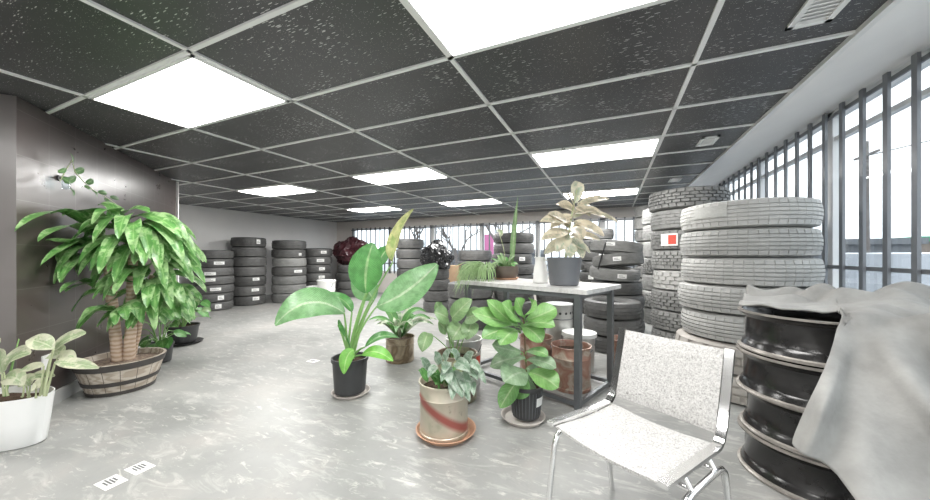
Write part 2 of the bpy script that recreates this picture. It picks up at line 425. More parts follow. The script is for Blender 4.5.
struct(panel('wall_end', pe-nW*.12, V((-.66, -.752)), 2.5, V((-.752, .66)), 'white', 0, CE))
struct(MB().box(((pe.x+nW.x*.01), pe.y+nW.y*.01, CE/2), (.03, .03, CE), atan2(dW.y, dW.x)).build('trim_3', 'white', smooth=False))
struct(panel('baseboard_partition', P0+nW*.018, dW, LW, nW, 'base', 0, .1, .018))
struct(panel('baseboard_return', P0+nR*.018, dRt, 3.0, nR, 'base', 0, .1, .018))
struct(MB().box((XL+.008, (4+YB)/2, .05), (.016, YB-4, .1)).build('baseboard_left', 'base', smooth=False))

# windows: glass + frames, grilles of flat bars
def glass_mat():
    m, nt, b = newmat('clear_window_glass')
    t = nt.nodes.new('ShaderNodeBsdfTransparent'); g = nt.nodes.new('ShaderNodeBsdfGlossy'); g.inputs['Roughness'].default_value = .02
    lw = nt.nodes.new('ShaderNodeLayerWeight'); lw.inputs[0].default_value = .12
    t.inputs[0].default_value = (.93, .96, .97, 1)
    mx = nt.nodes.new('ShaderNodeMixShader'); sock(nt, math_n(nt, 'MULTIPLY', lw.outputs['Fresnel'], .35), mx.inputs[0])
    sock(nt, t.outputs[0], mx.inputs[1]); sock(nt, g.outputs[0], mx.inputs[2])
    sock(nt, mx.outputs[0], nt.nodes['Material Output'].inputs[0]); return m
M['glass'] = glass_mat()
edges = [-2.3, -.55, .95, 2.45, 3.95, 5.45, 6.95, 8.2]
for i in range(7):
    y0, y1 = edges[i], edges[i+1]
    f = MB()
    for z in (.45, WT-.03): f.box((XR+.05, (y0+y1)/2, z), (.07, y1-y0, .06))
    for y in (y0+.035, y1-.035): f.box((XR+.05, y, (.42+WT)/2), (.07, .07, WT-.42))
    f.box((XR+.05, (y0+y1)/2, WT-.24), (.05, y1-y0, .035))
    o = struct(f.build('window_%d' % (i+1), 'alu', smooth=False))
    MB().box((XR+.05, (y0+y1)/2, (.42+WT)/2), (.008, y1-y0-.1, WT-.5)).build('window_pane', 'glass', o, smooth=False)
bed = [BX0, -6.2, -4.7, -3.2, -1.7, -.2, .8, 1.6]
for i in range(7):
    x0, x1 = bed[i], bed[i+1]
    f = MB()
    for z in (.63, BT-.03): f.box(((x0+x1)/2, YB+.06, z), (x1-x0, .07, .06))
    for x in (x0+.03, x1-.03): f.box((x, YB+.06, (.6+BT)/2), (.06, .07, BT-.6))
    o = struct(f.build('window_%d' % (i+8), 'alu', smooth=False))
    MB().box(((x0+x1)/2, YB+.06, (.6+BT)/2), (x1-x0-.08, .008, BT-.68)).build('window_pane', 'glass', o, smooth=False)
g1 = thing('window_grille', (1.685, 3, .42), 'grey vertical security bars across the right-hand windows', 'window bars')
y = 2.94-.235*4
while y < 8.1:
    MB().box((0, y-3, .975), (.018, .044, 1.95)).build('bar', 'bar', g1, smooth=False); y += .235
for z in (.63, 1.90): MB().box((.016, 4.9-3, z), (.012, 6.6, .03)).build('rail', 'bar', g1, smooth=False)
g2 = thing('window_grille', (-3, YB-.06, .6), 'thin grey security bars across the long window in the back wall', 'window bars')
x = BX0+.08
while x < 1.56:
    MB().box((x+3, 0, .70), (.036, .018, 1.40)).build('bar', 'steel', g2, smooth=False); x += .178
for z in (.3, 1.34): MB().box(((BX0+1.56)/2+3, .016, z), (1.56-BX0, .012, .03)).build('rail', 'bar', g2, smooth=False)

# ------------------------------------------------------------------ ceiling lights, vents, hanger
def diff_mat():
    m, nt, b = newmat('lit_prismatic_diffuser')
    sp = nt.nodes.new('ShaderNodeSeparateXYZ'); sock(nt, coords(nt), sp.inputs[0])
    a = math_n(nt, 'ABSOLUTE', sp.outputs[1]); d = math_n(nt, 'ABSOLUTE', math_n(nt, 'SUBTRACT', a, .13))
    e = ramp(nt, d, [(0, (1, 1, 1)), (.16, (.62, .62, .62))])
    vo = nt.nodes.new('ShaderNodeTexVoronoi'); vo.inputs['Scale'].default_value = 70; sock(nt, coords(nt), vo.inputs['Vector'])
    k = math_n(nt, 'ADD', .75, math_n(nt, 'MULTIPLY', vo.outputs['Distance'], .5))
    b.inputs['Base Color'].default_value = (.85, .85, .85, 1); b.inputs['Emission Color'].default_value = (1, .99, .965, 1)
    sep = nt.nodes.new('ShaderNodeRGBToBW'); sock(nt, e, sep.inputs[0])
    sock(nt, math_n(nt, 'MULTIPLY', math_n(nt, 'MULTIPLY', sep.outputs[0], k), LIGHT), b.inputs['Emission Strength'])
    return m
LIGHT = 11
M['diffuser'] = diff_mat(); LIGHT = 19; M['diffuser_far'] = diff_mat(); M['diffuser_far'].cycles.emission_sampling = 'FRONT'; M['diffuser'].cycles.emission_sampling = 'FRONT'
lit = []
names = {(-.19, 1.295): 'large lit ceiling panel overhead at the top centre of the photo', (-.19, 3.735): 'lit ceiling panel with a wire hanger in front, above the table',
 (-.19, 6.175): 'small far lit ceiling panel above the tyre stacks by the right windows', (-2.63, 1.295): 'large lit ceiling panel nearest the dark tiled wall',
 (-2.63, 3.735): 'lit ceiling panel above the tall broad-leaved potted plant', (-2.63, 6.175): 'small far lit ceiling panel above the middle of the back window',
 (-5.07, 3.735): 'lit ceiling panel near the white left wall, above the tyre stacks', (-5.07, 6.175): 'farthest left lit ceiling panel near the back corner',
 (-2.63, -1.145): 'unseen lit panel added behind the viewpoint on the left', (-.19, -1.145): 'unseen lit panel added behind the viewpoint on the right'}  # last two panels are out of view, added to light the foreground
for (x, y), lb in names.items():
    t = thing('ceiling_light', (x, y, CE-.006), lb, 'ceiling light', 0, 'ceiling light panels')
    f = MB()
    for sx in (-1, 1): f.box((sx*.588, 0, -.004), (.02, .586, .012))
    for sy in (-1, 1): f.box((0, sy*.284, -.004), (1.196, .02, .012))
    f.build('frame', 'grid', t, smooth=False)
    MB().add([(-.578, -.274, -.003), (-.578, .274, -.003), (.578, .274, -.003), (.578, -.274, -.003)], [(0, 1, 2, 3)]).build('diffuser', 'diffuser_far' if (y > 5 or x < -4) else 'diffuser', t, smooth=False)
def vent(x, y, w, l, lb):
    t = thing('ceiling_vent', (x, y, CE+.004), lb, 'vent', 0, 'white ceiling vents')
    f = MB()
    for sx in (-1, 1): f.box((sx*(w/2-.012), 0, -.006), (.024, l, .012))
    for sy in (-1, 1): f.box((0, sy*(l/2-.012), -.006), (w, .024, .012))
    f.build('frame', 'grid', t, smooth=False)
    k = int((l-.05)/.028)
    for i in range(k): MB().box((0, -l/2+.04+i*.028, -.006), (w-.05, .018, .004), rot=Matrix.Rotation(R(30), 3, 'X')).build('slat', 'grid', t, smooth=False)
    MB().box((0, 0, .001), (w-.02, l-.02, .002)).build('backing', 'alu', t, smooth=False)
vent(.83, 1.80, .16, .50, 'largest white slatted ceiling vent, at the top right near the windows')
vent(.82, 3.76, .14, .26, 'small white ceiling vent above the large truck tyre stack')
vent(.82, 5.5, .14, .26, 'farthest small white ceiling vent above the right tyre stacks')
hp = at(578, 3.3, CE-.01)
th = thing('wire_hanger', hp, 'thin wire hanger hooked on the ceiling grid above the table', 'wire hanger')
loc = lambda px, py, t=3.3: W(px, py, t)-hp
MB().tube([loc(560, 128)*1, loc(566, 131), loc(574, 128), loc(592, 123)], .004, 6).build('hook', 'steel', th)
MB().tube([loc(592, 124), loc(584, 131), loc(575, 139), loc(562, 151)], .004, 6).tube([loc(566, 131), loc(563, 140), loc(562, 151)], .004, 6).build('wire', 'steel', th)

# ------------------------------------------------------------------ tyres
def tyre_mesh(name, mat, ribs, pitches, groove=.035, lat=.03, stag=True, latw=.25, ratio=.5, bite=1.0):
    """unit tyre: outer radius 1, axial height 1 (-.5 .. .5), tread grooves and blocks modelled"""
    rows = []                                    # (z, r, rib index or None)
    tw = .40
    side = [(-.20, .60), (-.30, .605), (-.40, .64), (-.475, .70), (-.5, .78), (-.49, .86), (-.455, .93), (-.425, .965)]
    inner = [(.18, .61), (.30, .80), (.25, .90), (0, .93), (-.25, .90), (-.30, .80), (-.18, .61)]
    for z, r in side: rows.append((z, r, None))
    w = 2*tw/ribs; g = w*.13
    for k in range(ribs):
        z0 = -tw+k*w; cr = lambda z: .995-.03*(z/tw)**2
        rows += [(z0+g, cr(z0+g), k), (z0+w-g, cr(z0+w-g), k)]
        if k < ribs-1: rows += [(z0+w-g*.8, cr(z0+w)-groove, -1), (z0+w+g*.8, cr(z0+w)-groove, -1)]
    for z, r in reversed(side): rows.append((-z, r, None))
    rows += [(z, r, None) for z, r in inner]
    K = len(rows); N = pitches*4; mb = MB(); vs = []
    fr = [0, latw*.5, latw*.7, 1-latw*.2]        # vertex phases within one pitch
    for i in range(N):
        p, q = divmod(i, 4)
        for z, r, k in rows:
            ph = fr[q]
            rr = r
            if k is not None and k >= 0:
                sh = .5 if (stag and k % 2) else 0
                a = 2*pi*(p+ph+sh)/pitches
                if q in (0, 1): rr = r-lat*(bite if 0 < k < ribs-1 else 1)
            else: a = 2*pi*(p+ph)/pitches
            if k == -1: a = 2*pi*(p+ph)/pitches
            vs.append((rr*cos(a), rr*sin(a), z))
    fs = [(i*K+j, ((i+1) % N)*K+j, ((i+1) % N)*K+(j+1) % K, i*K+(j+1) % K) for i in range(N) for j in range(K)]
    mb.add(vs, fs)
    o = mb.build(name, mat, angle=32); me = o.data
    bpy.data.objects.remove(o); return me
TY = {
 'car': tyre_mesh('car_tyre', 'rub', 4, 22, .02, .006, True, .14),
 'carg': tyre_mesh('grey_car_tyre', 'rubg', 5, 26, .025, .010, True, .16),
 'truck': tyre_mesh('truck_tyre', 'rubt', 6, 48, .022, .012, False, .12, bite=.35),
 'truckb': tyre_mesh('brown_truck_tyre', 'rubb', 3, 20, .035, .04, True, .3),
 'at': tyre_mesh('block_tread_tyre', 'rubg', 5, 30, .05, .04, True, .24),
 'mud': tyre_mesh('mud_tread_tyre', 'rubt', 4, 22, .055, .05, True, .34),
}
ORD = ['topmost', 'second', 'third', 'fourth', 'fifth', 'sixth', 'seventh', 'eighth', 'ninth', 'tenth']
STK = {}
def put_tyre(kind, loc, r, w, label, group, rot=(0, 0, 0), name='tyre'):
    o = bpy.data.objects.new(name, TY[kind]); C.objects.link(o)
    o.location = loc; o.scale = (r, r, w); o.rotation_euler = rot
    return tag(o, label, 'tyre', group)
def sticker(o, r, w, az, span=.35, zc=0, hh=.34, mat='paper', name='paper_label', red=False):
    """a paper label wrapped on the tread of tyre o, centred on world azimuth az"""
    def patch(a0, a1, z0, z1, rad):
        mb = MB(); vs = []; n = 8
        for i in range(n+1):
            a = a0+(a1-a0)*i/n
            for z in (z0, z1): vs.append((rad*cos(a), rad*sin(a), z))
        mb.add(vs, [(2*i, 2*i+2, 2*i+3, 2*i+1) for i in range(n)]); return mb
    a = az-o.rotation_euler.z
    s = patch(a-span/2, a+span/2, zc-hh/2, zc+hh/2, 1.006).build(name, mat, o)
    if mat == 'oldpaper': return s
    if red:
        patch(a-span*.02, a+span*.42, zc-hh*.38, zc+hh*.38, 1.009).build('red_print', 'red', s)
    else:
        for z in (-.18, .12):
            patch(a-span*.36, a+span*(.3 if z < 0 else .1), zc+hh*z-hh*.05, zc+hh*z+hh*.05, 1.009).build('print_line', 'ink', s)
    return s
def stack(desc, group, pl, pr, yb, yt, n, kind='car', stick={}, kinds={}, jit=.02, tilt={}, offs={}, seed=0, name='tyre', word='tyre', rs={}):
    rnd = random.Random(seed+int(pl*7))
    al, ar = math.atan((pl-465)/FP), math.atan((pr-465)/FP)
    th, al2 = (al+ar)/2, (ar-al)/2
    tf = H*FP/(yb-255); D = tf/((1-sin(al2))*cos(th)); r = D*sin(al2)
    d = R(24)-th                                # left of +Y
    c = V((-D*sin(d), D*cos(d)))
    zt = H+(255-yt)/FP*tf; w = zt/n
    az = atan2(-c.y, -c.x)
    STK[desc] = (c, r, zt, w)
    for i in range(n):                          # i = 0 at the bottom
        k = n-1-i
        lb = ('%s %s of %s' % (ORD[k], word, desc)) if k == 0 else ('%s %s from the top of %s' % (ORD[k], word, desc)) if i else ('bottom %s of %s' % (word, desc))
        ox, oy = offs.get(k, (rnd.uniform(-jit, jit), rnd.uniform(-jit, jit)))
        rr = r*rnd.uniform(.965, 1.0)*rs.get(k, 1)
        tx, ty = tilt.get(k, (0, 0))
        zc = w*(i+.5)+(.03 if (tx or ty) else 0)
        o = put_tyre(kinds.get(k, kind), (c.x+ox, c.y+oy, zc), rr, w*(.985 if (tx == 0 and ty == 0) else .9), lb, group, (tx, ty, rnd.uniform(0, 6)), name)
        if k in stick:
            s = stick[k]; sticker(o, rr, w, az+s[0], s[1], s[2] if len(s) > 2 else 0, s[3] if len(s) > 3 else .36, 'oldpaper' if kind == 'truck' else 'paper', red=len(s) > 4)
    return c, r, zt
LG = 'tyres stacked along the white left wall'
stack('the leftmost stack by the white wall', LG, 188.5, 234, 311.5, 250, 7, stick={1: (.3, .5, 0), 2: (-.1, .5, -.2), 3: (-.15, .5, .1), 4: (.1, .5, 0), 5: (.4, .3, 0, .5), 6: (.25, .3, 0, .5)})
stack('the second stack along the white wall', LG, 230, 267, 306, 237, 7, stick={0: (.55, .25, .05, .45), 4: (.4, .4, .2, .3), 5: (.4, .45, .1, .3), 6: (.4, .4, .2)})
stack('the third stack along the white wall', LG, 271, 307, 303, 240, 7, kinds={2: 'carg', 4: 'carg', 5: 'carg', 6: 'carg'}, stick={3: (.5, .5, 0, .3), 1: (.7, .2, -.1, .3)})
stack('the fourth stack, behind the white pails', LG, 301, 332, 298, 248, 6, stick={0: (.4, .4, 0), 1: (.2, .5, 0), 2: (.35, .4, 0), 3: (.3, .4)})
stack('the corner stack under the maroon bag', LG, 336, 372, 297.5, 265, 4, stick={2: (.4, .3), 3: (.5, .3)})
BG = 'tyres stacked by the back window'
stack('the back stack left of the black bag', BG, 396, 425, 299, 238.5, 6)
stack('the stack under the black bag', BG, 423, 450.5, 313, 269, 4)
stack('the back stack behind the trailing plant', BG, 457, 492, 304, 250, 5)
stack('the back stack behind the small bowl plant', BG, 492, 534.5, 318, 232, 8, stick={2: (.5, .3)})
stack('the back stack behind the cream-leaved plant', BG, 579, 614, 316, 228, 8, stick={4: (-.3, .3), 2: (.3, .3)})
UG = 'dark tyres piled behind the table'
stack('the low stack under the table left end', UG, 447, 493, 331, 284, 3)
stack('the low stack behind the table middle', UG, 494, 533, 331, 288, 3)
stack('the low stack behind the grey perforated drum', UG, 535, 577, 331, 291, 3)
stack('the open-topped stack right of the table leg', UG, 583, 644, 356, 303, 3, jit=.012)
stack('the leaning stack tied with a black strap', UG, 591, 645, 336, 243, 7, tilt={0: (0, R(7)), 1: (0, R(7)), 2: (0, R(6))}, kinds={0: 'carg', 1: 'carg', 2: 'carg'}, offs={0: (-.02, 0), 1: (0, 0), 2: (-.04, 0)},
      stick={0: (-.2, .35, .1, .3), 1: (.0, .3, 0, .36), 2: (.3, .35, 0, .36)})
RG = 'used tyres stacked by the right windows'
stack('the farthest right-hand stack near the back window', RG, 633, 668, 316, 204, 9, 'carg')
stack('the narrow grey stack left of the block-tread stack', RG, 641, 690, 327, 206, 7, 'carg', kinds={3: 'at', 5: 'at'})
stack('the block-tread stack behind the truck tyres', RG, 651, 727, 356, 186, 8, 'at', kinds={0: 'at', 1: 'carg', 4: 'mud', 5: 'at', 7: 'at'},
      stick={2: (-.45, .5, 0, .6, 1)}, rs={0: 1.1, 5: 1.07, 6: 1.05}, jit=.015)
stack('the big grey truck tyre stack behind the chair', RG, 678, 828, 408, 197, 7, 'truck', word='truck tyre', kinds={5: 'truckb', 6: 'truckb'},
      offs={5: (-.05, -.03), 6: (-.03, -.02)}, jit=.008, stick={0: (-.5, .55, .12, .4)})

# strap on the leaning stack
c, r, zt, w = STK['the leaning stack tied with a black strap']
a = atan2(-c.y, -c.x)
pts = [V((c.x+cos(a-.42-.1*k)*(r+.016), c.y+sin(a-.42-.1*k)*(r+.016), zt-.02-.12*k)) for k in range(0, 4)]
pts = [V((c.x+cos(a-.35)*r*.75, c.y+sin(a-.35)*r*.75, zt+.035)), V((c.x+cos(a-.40)*r*.95, c.y+sin(a-.40)*r*.95, zt+.03))]+pts
tag(MB().tube(pts, .012, 6).build('strap', 'blackpot'), 'black strap around the leaning tyres behind the table', 'strap')

t = thing('carton', at(453, 7.35, 0), 'tall brown cardboard carton standing between the back tyre stacks', 'carton', R(15))
MB().box((0, 0, .46), (.30, .30, .92)).build('body', 'cardboard', t, smooth=False)
for sx in (-1, 1): MB().box((sx*.19, 0, .95), (.10, .29, .005), rot=Matrix.Rotation(sx*R(-35), 3, 'Y')).build('flap', 'cardboard', t, smooth=False)
# ------------------------------------------------------------------ bin bags, pails by the left wall
def bag(name, c, sx, sy, sz, mat, label, seed):
    import bmesh
    bm = bmesh.new(); bmesh.ops.create_icosphere(bm, subdivisions=5, radius=1)
    for v in bm.verts:
        p = v.co.copy(); q = p*1.4+V((seed*3.1, seed, 0))
        n1 = noise.noise(q); n2 = abs(noise.noise(q*2.3)); n3 = abs(noise.noise(q*5.1))
        k = 1+.28*n1-.26*n2-.13*n3
        v.co = V((p.x*sx*k, p.y*sy*k, max(-.62, p.z)*sz*k+.62*sz))
    me = bpy.data.meshes.new(name); bm.to_mesh(me); bm.free()
    me.polygons.foreach_set('use_smooth', [True]*len(me.polygons)); me.set_sharp_from_angle(angle=R(28))
    me.materials.append(M[mat]); o = bpy.data.objects.new(name, me); C.objects.link(o); o.location = c
    return tag(o, label, 'bag')
c, r, zt, w = STK['the corner stack under the maroon bag']
bag('plastic_bag', (c.x-.12, c.y+.02, zt-.01), .62, .42, .52, 'bagmaroon', 'crumpled dark maroon plastic bag on the corner tyre stack', 2)
c, r, zt, w = STK['the stack under the black bag']
bag('bin_bag', (c.x-.02, c.y, zt-.01), .36, .34, .36, 'bagblack', 'shiny crumpled black bin bag on a low tyre stack by back window', 5)

def pail(name, loc, r, h, mat, label, cat='pail', lid=None, handle=True, taper=.9, group=None):
    t = thing(name, loc, label, cat, 0, group)
    rb = r*taper
    MB().lathe([(0, .004), (rb, .004), (rb+.002, 0), (rb+(r-rb)*.5, h*.5), (r, h*.97), (r+.008, h*.97), (r+.008, h), (r-.004, h), (r-.01, h*.95), (rb-.006, .02), (0, .02)], 32).build('body', mat, t)
    if lid: MB().lathe([(0, h+.012), (r-.02, h+.012), (r-.015, h+.018), (r+.012, h+.016), (r+.014, h-.02), (r+.009, h-.02), (r+.009, h)], 32).build('lid', lid, t)
    if handle:
        pts = [(cos(a)*(r+.012), -.3*sin(a)*r-.01, h*.9-sin(a)*h*.35) for a in [pi*i/14 for i in range(15)]]
        MB().tube(pts, .004, 6).build('handle', 'steel', t)
    return t
pail('paint_pail', at(314.5, 8.0, 0), .17, .38, 'whiteplastic', 'white lidded pail, left of two before the left wall tyres', lid='whiteplastic')
p2 = pail('paint_pail', at(326.5, 7.75, 0), .20, .55, 'whiteplastic', 'taller white lidded pail, right of two before the left wall tyres', lid='whiteplastic')

# ------------------------------------------------------------------ potted plants
def pot_parts(t, r, h, mat, taper=.78, soil='soil', rim=True, label=None, oval=(1, 1), fill=.86):
    rb = r*taper; sx, sy = oval
    pr = [(0, .003), (rb-.006, .003), (rb, .008), (rb+(r-rb)*.5, h*.5), (r-.004, h*.9)]
    pr += [(r+.006, h*.9), (r+.006, h), (r-.006, h)] if rim else [(r, h), (r-.008, h)]
    pr += [(r-.014, h*.88), (rb*.9, .03), (0, .03)]
    o = MB().lathe(pr, 40, sx=sx, sy=sy).build('pot', mat, t, label=label)
    rr = rb+(r-rb)*fill-.012; ms = MB(); rnd = random.Random(int(r*1000)); n = 24
    vs = [(0, 0, h*fill+.008)]
    for j in (1, 2, 3):
        for i in range(n):
            a = 2*pi*i/n; vs.append((rr*sx*j/3*cos(a), rr*sy*j/3*sin(a), h*fill+rnd.uniform(-.006, .008)))
    fs = [(0, 1+i, 1+(i+1) % n) for i in range(n)]
    for j in (0, 1): fs += [(1+j*n+i, 1+(j+1)*n+i, 1+(j+1)*n+(i+1) % n, 1+j*n+(i+1) % n) for i in range(n)]
    ms.add(vs, fs).build('soil', soil, t)
    return o
def pail_parts(t, r, h, mat, soil='soil'):
    """a straight-sided painted metal pail used as a pot"""
    pr = [(0, .006), (r-.01, .006), (r-.004, 0), (r, .008), (r, h*.08), (r-.004, h*.09), (r-.004, h*.72), (r, h*.735), (r-.004, h*.75), (r-.003, h*.97), (r+.006, h*.975), (r+.006, h), (r-.004, h), (r-.01, h*.96), (r-.012, .03), (0, .03)]
    o = MB().lathe(pr, 44).build('pail', mat, t)
    MB().lathe([(0, h*.86), (r*.5, h*.87), (r-.014, h*.85)], 28).build('soil', soil, t)
    return o
def saucer(loc, r, mat, label, h=.028, group=None):
    o = MB().lathe([(0, .004), (r*.8, .004), (r*.82, 0), (r, h), (r-.008, h), (r*.8, .008), (0, .008)], 40).build('saucer', mat, loc=loc)
    return tag(o, label, 'saucer', group)
def add_leaf(t, pts, wid, nrm, mat, shape='oval', root=None, name='leaf', **k):
    """pts are world points; stored under thing t"""
    o = t.location
    mb = leaf(MB(), V(pts[0])-o, V(pts[1])-o, V(pts[2])-o, wid, nrm, shape, **k)
    return mb.build(name, mat, t, angle=80)
def add_stem(t, pts, r0, r1, mat='stem', name='stem', n=7, seg=10):
    o = t.location; P = [V(p)-o for p in pts]
    if len(P) == 3: Q = [bez(P[0], P[1], P[2], i/seg) for i in range(seg+1)]
    else: Q = P
    rs = [r0+(r1-r0)*i/(len(Q)-1) for i in range(len(Q))]
    return MB().tube(Q, rs, n).build(name, mat, t)

# --- broad-leaved banana-like plant in the black pot
TB = 2.74
bl = at(350, TB, .022)
saucer(at(351, TB, 0), .155, 'palesaucer', 'pale grey saucer under the black pot of the tall broad-leaved plant')
t = thing('potted_banana_plant', bl, 'tall broad-leaved plant with large arching leaves in a black pot', 'potted plant')
pot_parts(t, .142, .285, 'blackpot', .86)
def PX(px, py, dt=0): return W(px, py, TB+dt)
base = at(350, TB, .28)
def bl_leaf(a, m, b, w, nrm, mat, shape='lance', st=None, **k):
    A, Mx, B = PX(*a), PX(*m), PX(*b)
    if st: add_stem(t, [base+V((random.uniform(-.03, .03), random.uniform(-.03, .03), 0)), PX(*st), A], .013, .006)
    add_leaf(t, (A, Mx, B), w, V(nrm) if nrm else TOCAM(Mx), mat, shape, nu=8, nv=20, **k)
back = V((SA, -CA, 0))       # towards the viewer
rt = V((CA, SA, 0))
U = V((0, 0, 1))
bl_leaf((344, 313, -.15), (308, 286, -.25), (275, 325, -.3), .27, U*.75+back*.9+rt*.1, 'banana_sheen', 'oval', (347, 330, -.05), fold=.08, wav=.02)
bl_leaf((366, 293, .05), (363, 270, .0), (373, 243, .04), .29, back+U*.15, 'banana', 'oval', (353, 325), fold=.15, wav=.015)
bl_leaf((377, 306, -.1), (408, 296, -.15), (437, 264, -.05), .33, back*1+U*.8-rt*.25, 'banana_sheen', 'oval', (357, 330, -.05), fold=.12, wav=.02)
bl_leaf((393, 262, .1), (392, 238, .1), (413, 209, .1), .15, back*.7-rt*.6, 'bananay', 'lance', (362, 310, .05), fold=.5, wav=.05)
bl_leaf((352, 312, .05), (345, 294, .05), (318, 294, .0), .12, U+back*.4, 'banana', 'lance', (349, 335), fold=.3)
bl_leaf((354, 350, -.12), (345, 352, -.2), (344, 374, -.22), .11, back+U*.4, 'banayg', 'oval', None, fold=.2)
bl_leaf((362, 355, -.08), (375, 346, -.16), (393, 361, -.2), .11, back*.7+U*.8, 'banayg', 'oval', (354, 356, -.03), fold=.2)
bl_leaf((365, 347, .02), (380, 330, .02), (399, 338, .03), .11, U+back*.5, 'banana', 'lance', (356, 350), fold=.2)
bl_leaf((376, 268, .25), (380, 256, .25), (390, 246, .25), .14, back+U*.3, 'banana', 'oval', (364, 300, .15), fold=.2)
bl_leaf((374, 300, .15), (368, 290, .2), (352, 275, .25), .22, back+U*.5, 'banana_sheen', 'oval', (360, 320, .1), fold=.1)
bl_leaf((338, 325, .0), (345, 318, -.03), (352, 352, -.1), .10, rt*-1+back*.6, 'banana', 'lance', (343, 335), fold=.5)

# --- corn plant in the half barrel
TC = 2.86
bc = at(122, TC, 0)
t = thing('potted_corn_plant', bc, 'large corn plant with thick pale canes in a half wine barrel', 'potted plant')
bp = [(0, .005), (.20, .005), (.205, 0), (.235, .10), (.268, .21), (.286, .27), (.268, .27), (.25, .22), (.0, .22)]
br = MB().lathe(bp, 48).build('barrel', 'stave', t)
for z0, z1, r0, r1 in ((.004, .032, .209, .217), (.085, .118, .234, .244), (.215, .266, .273, .288)):
    MB().lathe([(r0-.004, z0), (r0+.003, z0), (r1+.003, z1), (r1-.004, z1)], 48).build('hoop', 'hoop', br)
pm = MB(); rnd = random.Random(3)
pm.lathe([(0, .245), (.12, .24), (.262, .225)], 30).build('soil', 'mulch', t)
mb = MB()
def cane_(px0, px1, ytop, dt, r0, r1):
    b = at(px0, TC+dt, .23); e = W(px1, ytop, TC+dt)
    pts = [b.lerp(e, i/12)+V((noise.noise(V((px0, i*.5, 0)))*.012, noise.noise(V((i*.5, px0, 3)))*.012, 0)) for i in range(13)]
    return add_stem(t, pts, r0, r1, 'cane', 'cane', 12), e
_, e1 = cane_(118, 107, 250, -.02, .040, .034)
_, e2 = cane_(129, 134, 235, .02, .040, .030)
_, e3 = cane_(132, 152, 275, .10, .022, .018)
def corn_crown(c, n, az0, az1, L0, L1, el0, el1, rnd, wid=(.075, .10)):
    for i in range(n):
        az = az0+(az1-az0)*(i+rnd.random())/n; el = rnd.uniform(el0, el1); L = rnd.uniform(L0, L1)
        d = rt*cos(az)+V((-SA, CA, 0))*sin(az); d.normalize()
        p0 = c+U*rnd.uniform(-.10, .05)+d*.03
        p1 = p0+d*L*.50*cos(el)+U*L*(.18+.5*sin(el))
        p2 = p0+d*L*(.55*cos(el)+.25)-U*L*(rnd.uniform(.28, .68)-.45*sin(el))
        # keep clear of the partition wall
        for p in (p1, p2):
            q = V((p.x, p.y))-P0; s = q.dot(nW)
            if s < .06: p.x += nW.x*(.06-s); p.y += nW.y*(.06-s)
        add_leaf(t, (p0, p1, p2), rnd.uniform(*wid), U*.7+back*.55+d*.5, 'corn', 'strap', nu=4, nv=14, fold=.22, wav=.05, freq=14, ph=rnd.random()*6)
rn = random.Random(11)
corn_crown(e1, 15, R(100), R(280), .42, .60, R(0), R(45), rn, (.09, .12))
corn_crown(e2, 26, R(-150), R(100), .40, .60, R(0), R(50), rn, (.09, .12))
corn_crown(W(146, 245, TC+.1), 20, R(-120), R(70), .40, .56, R(-10), R(35), rn, (.09, .12))
corn_crown(e3, 18, R(-170), R(50), .34, .50, R(-10), R(35), rn, (.085, .11))
corn_crown(W(160, 292, TC+.2), 16, R(-150), R(60), .28, .42, R(-10), R(30), rn, (.08, .11))
corn_crown(W(146, 305, TC+.05), 10, R(-130), R(40), .24, .36, R(-10), R(30), rn, (.08, .10))
corn_crown(W(120, 300, TC-.1), 7, R(-170), R(0), .22, .34, R(-10), R(30), rn, (.07, .09))
def twall(px):
    u = (px-465)/FP; return P0.dot(nW)/V((CA*u-SA, SA*u+CA)).dot(nW)
for pts, w in ((((100, 236), (60, 190), (14, 232)), .085), (((100, 240), (70, 212), (38, 242)), .10), (((98, 250), (70, 240), (46, 240)), .085), (((100, 256), (75, 244), (60, 283)), .10), (((120, 235), (118, 200), (98, 205)), .1),
               (((98, 290), (80, 270), (60, 293)), .07), (((104, 262), (104, 255), (92, 290)), .10), (((104, 236), (80, 205), (50, 214)), .09), (((104, 232), (96, 200), (62, 216)), .10), (((106, 246), (84, 226), (40, 266)), .085), (((98, 284), (78, 282), (66, 292)), .07), (((110, 230), (128, 200), (150, 212)), .1), (((120, 226), (150, 200), (182, 238)), .1), (((128, 230), (165, 205), (184, 262)), .1)):
    A = [W(p[0], p[1], min(TC-.05*i, twall(p[0])-.05-.06*i)) for i, p in enumerate(pts)]
    add_leaf(t, A, w*1.15, U+back*.5, 'corn', 'strap', nu=4, nv=16, fold=.25, wav=.05, freq=15)

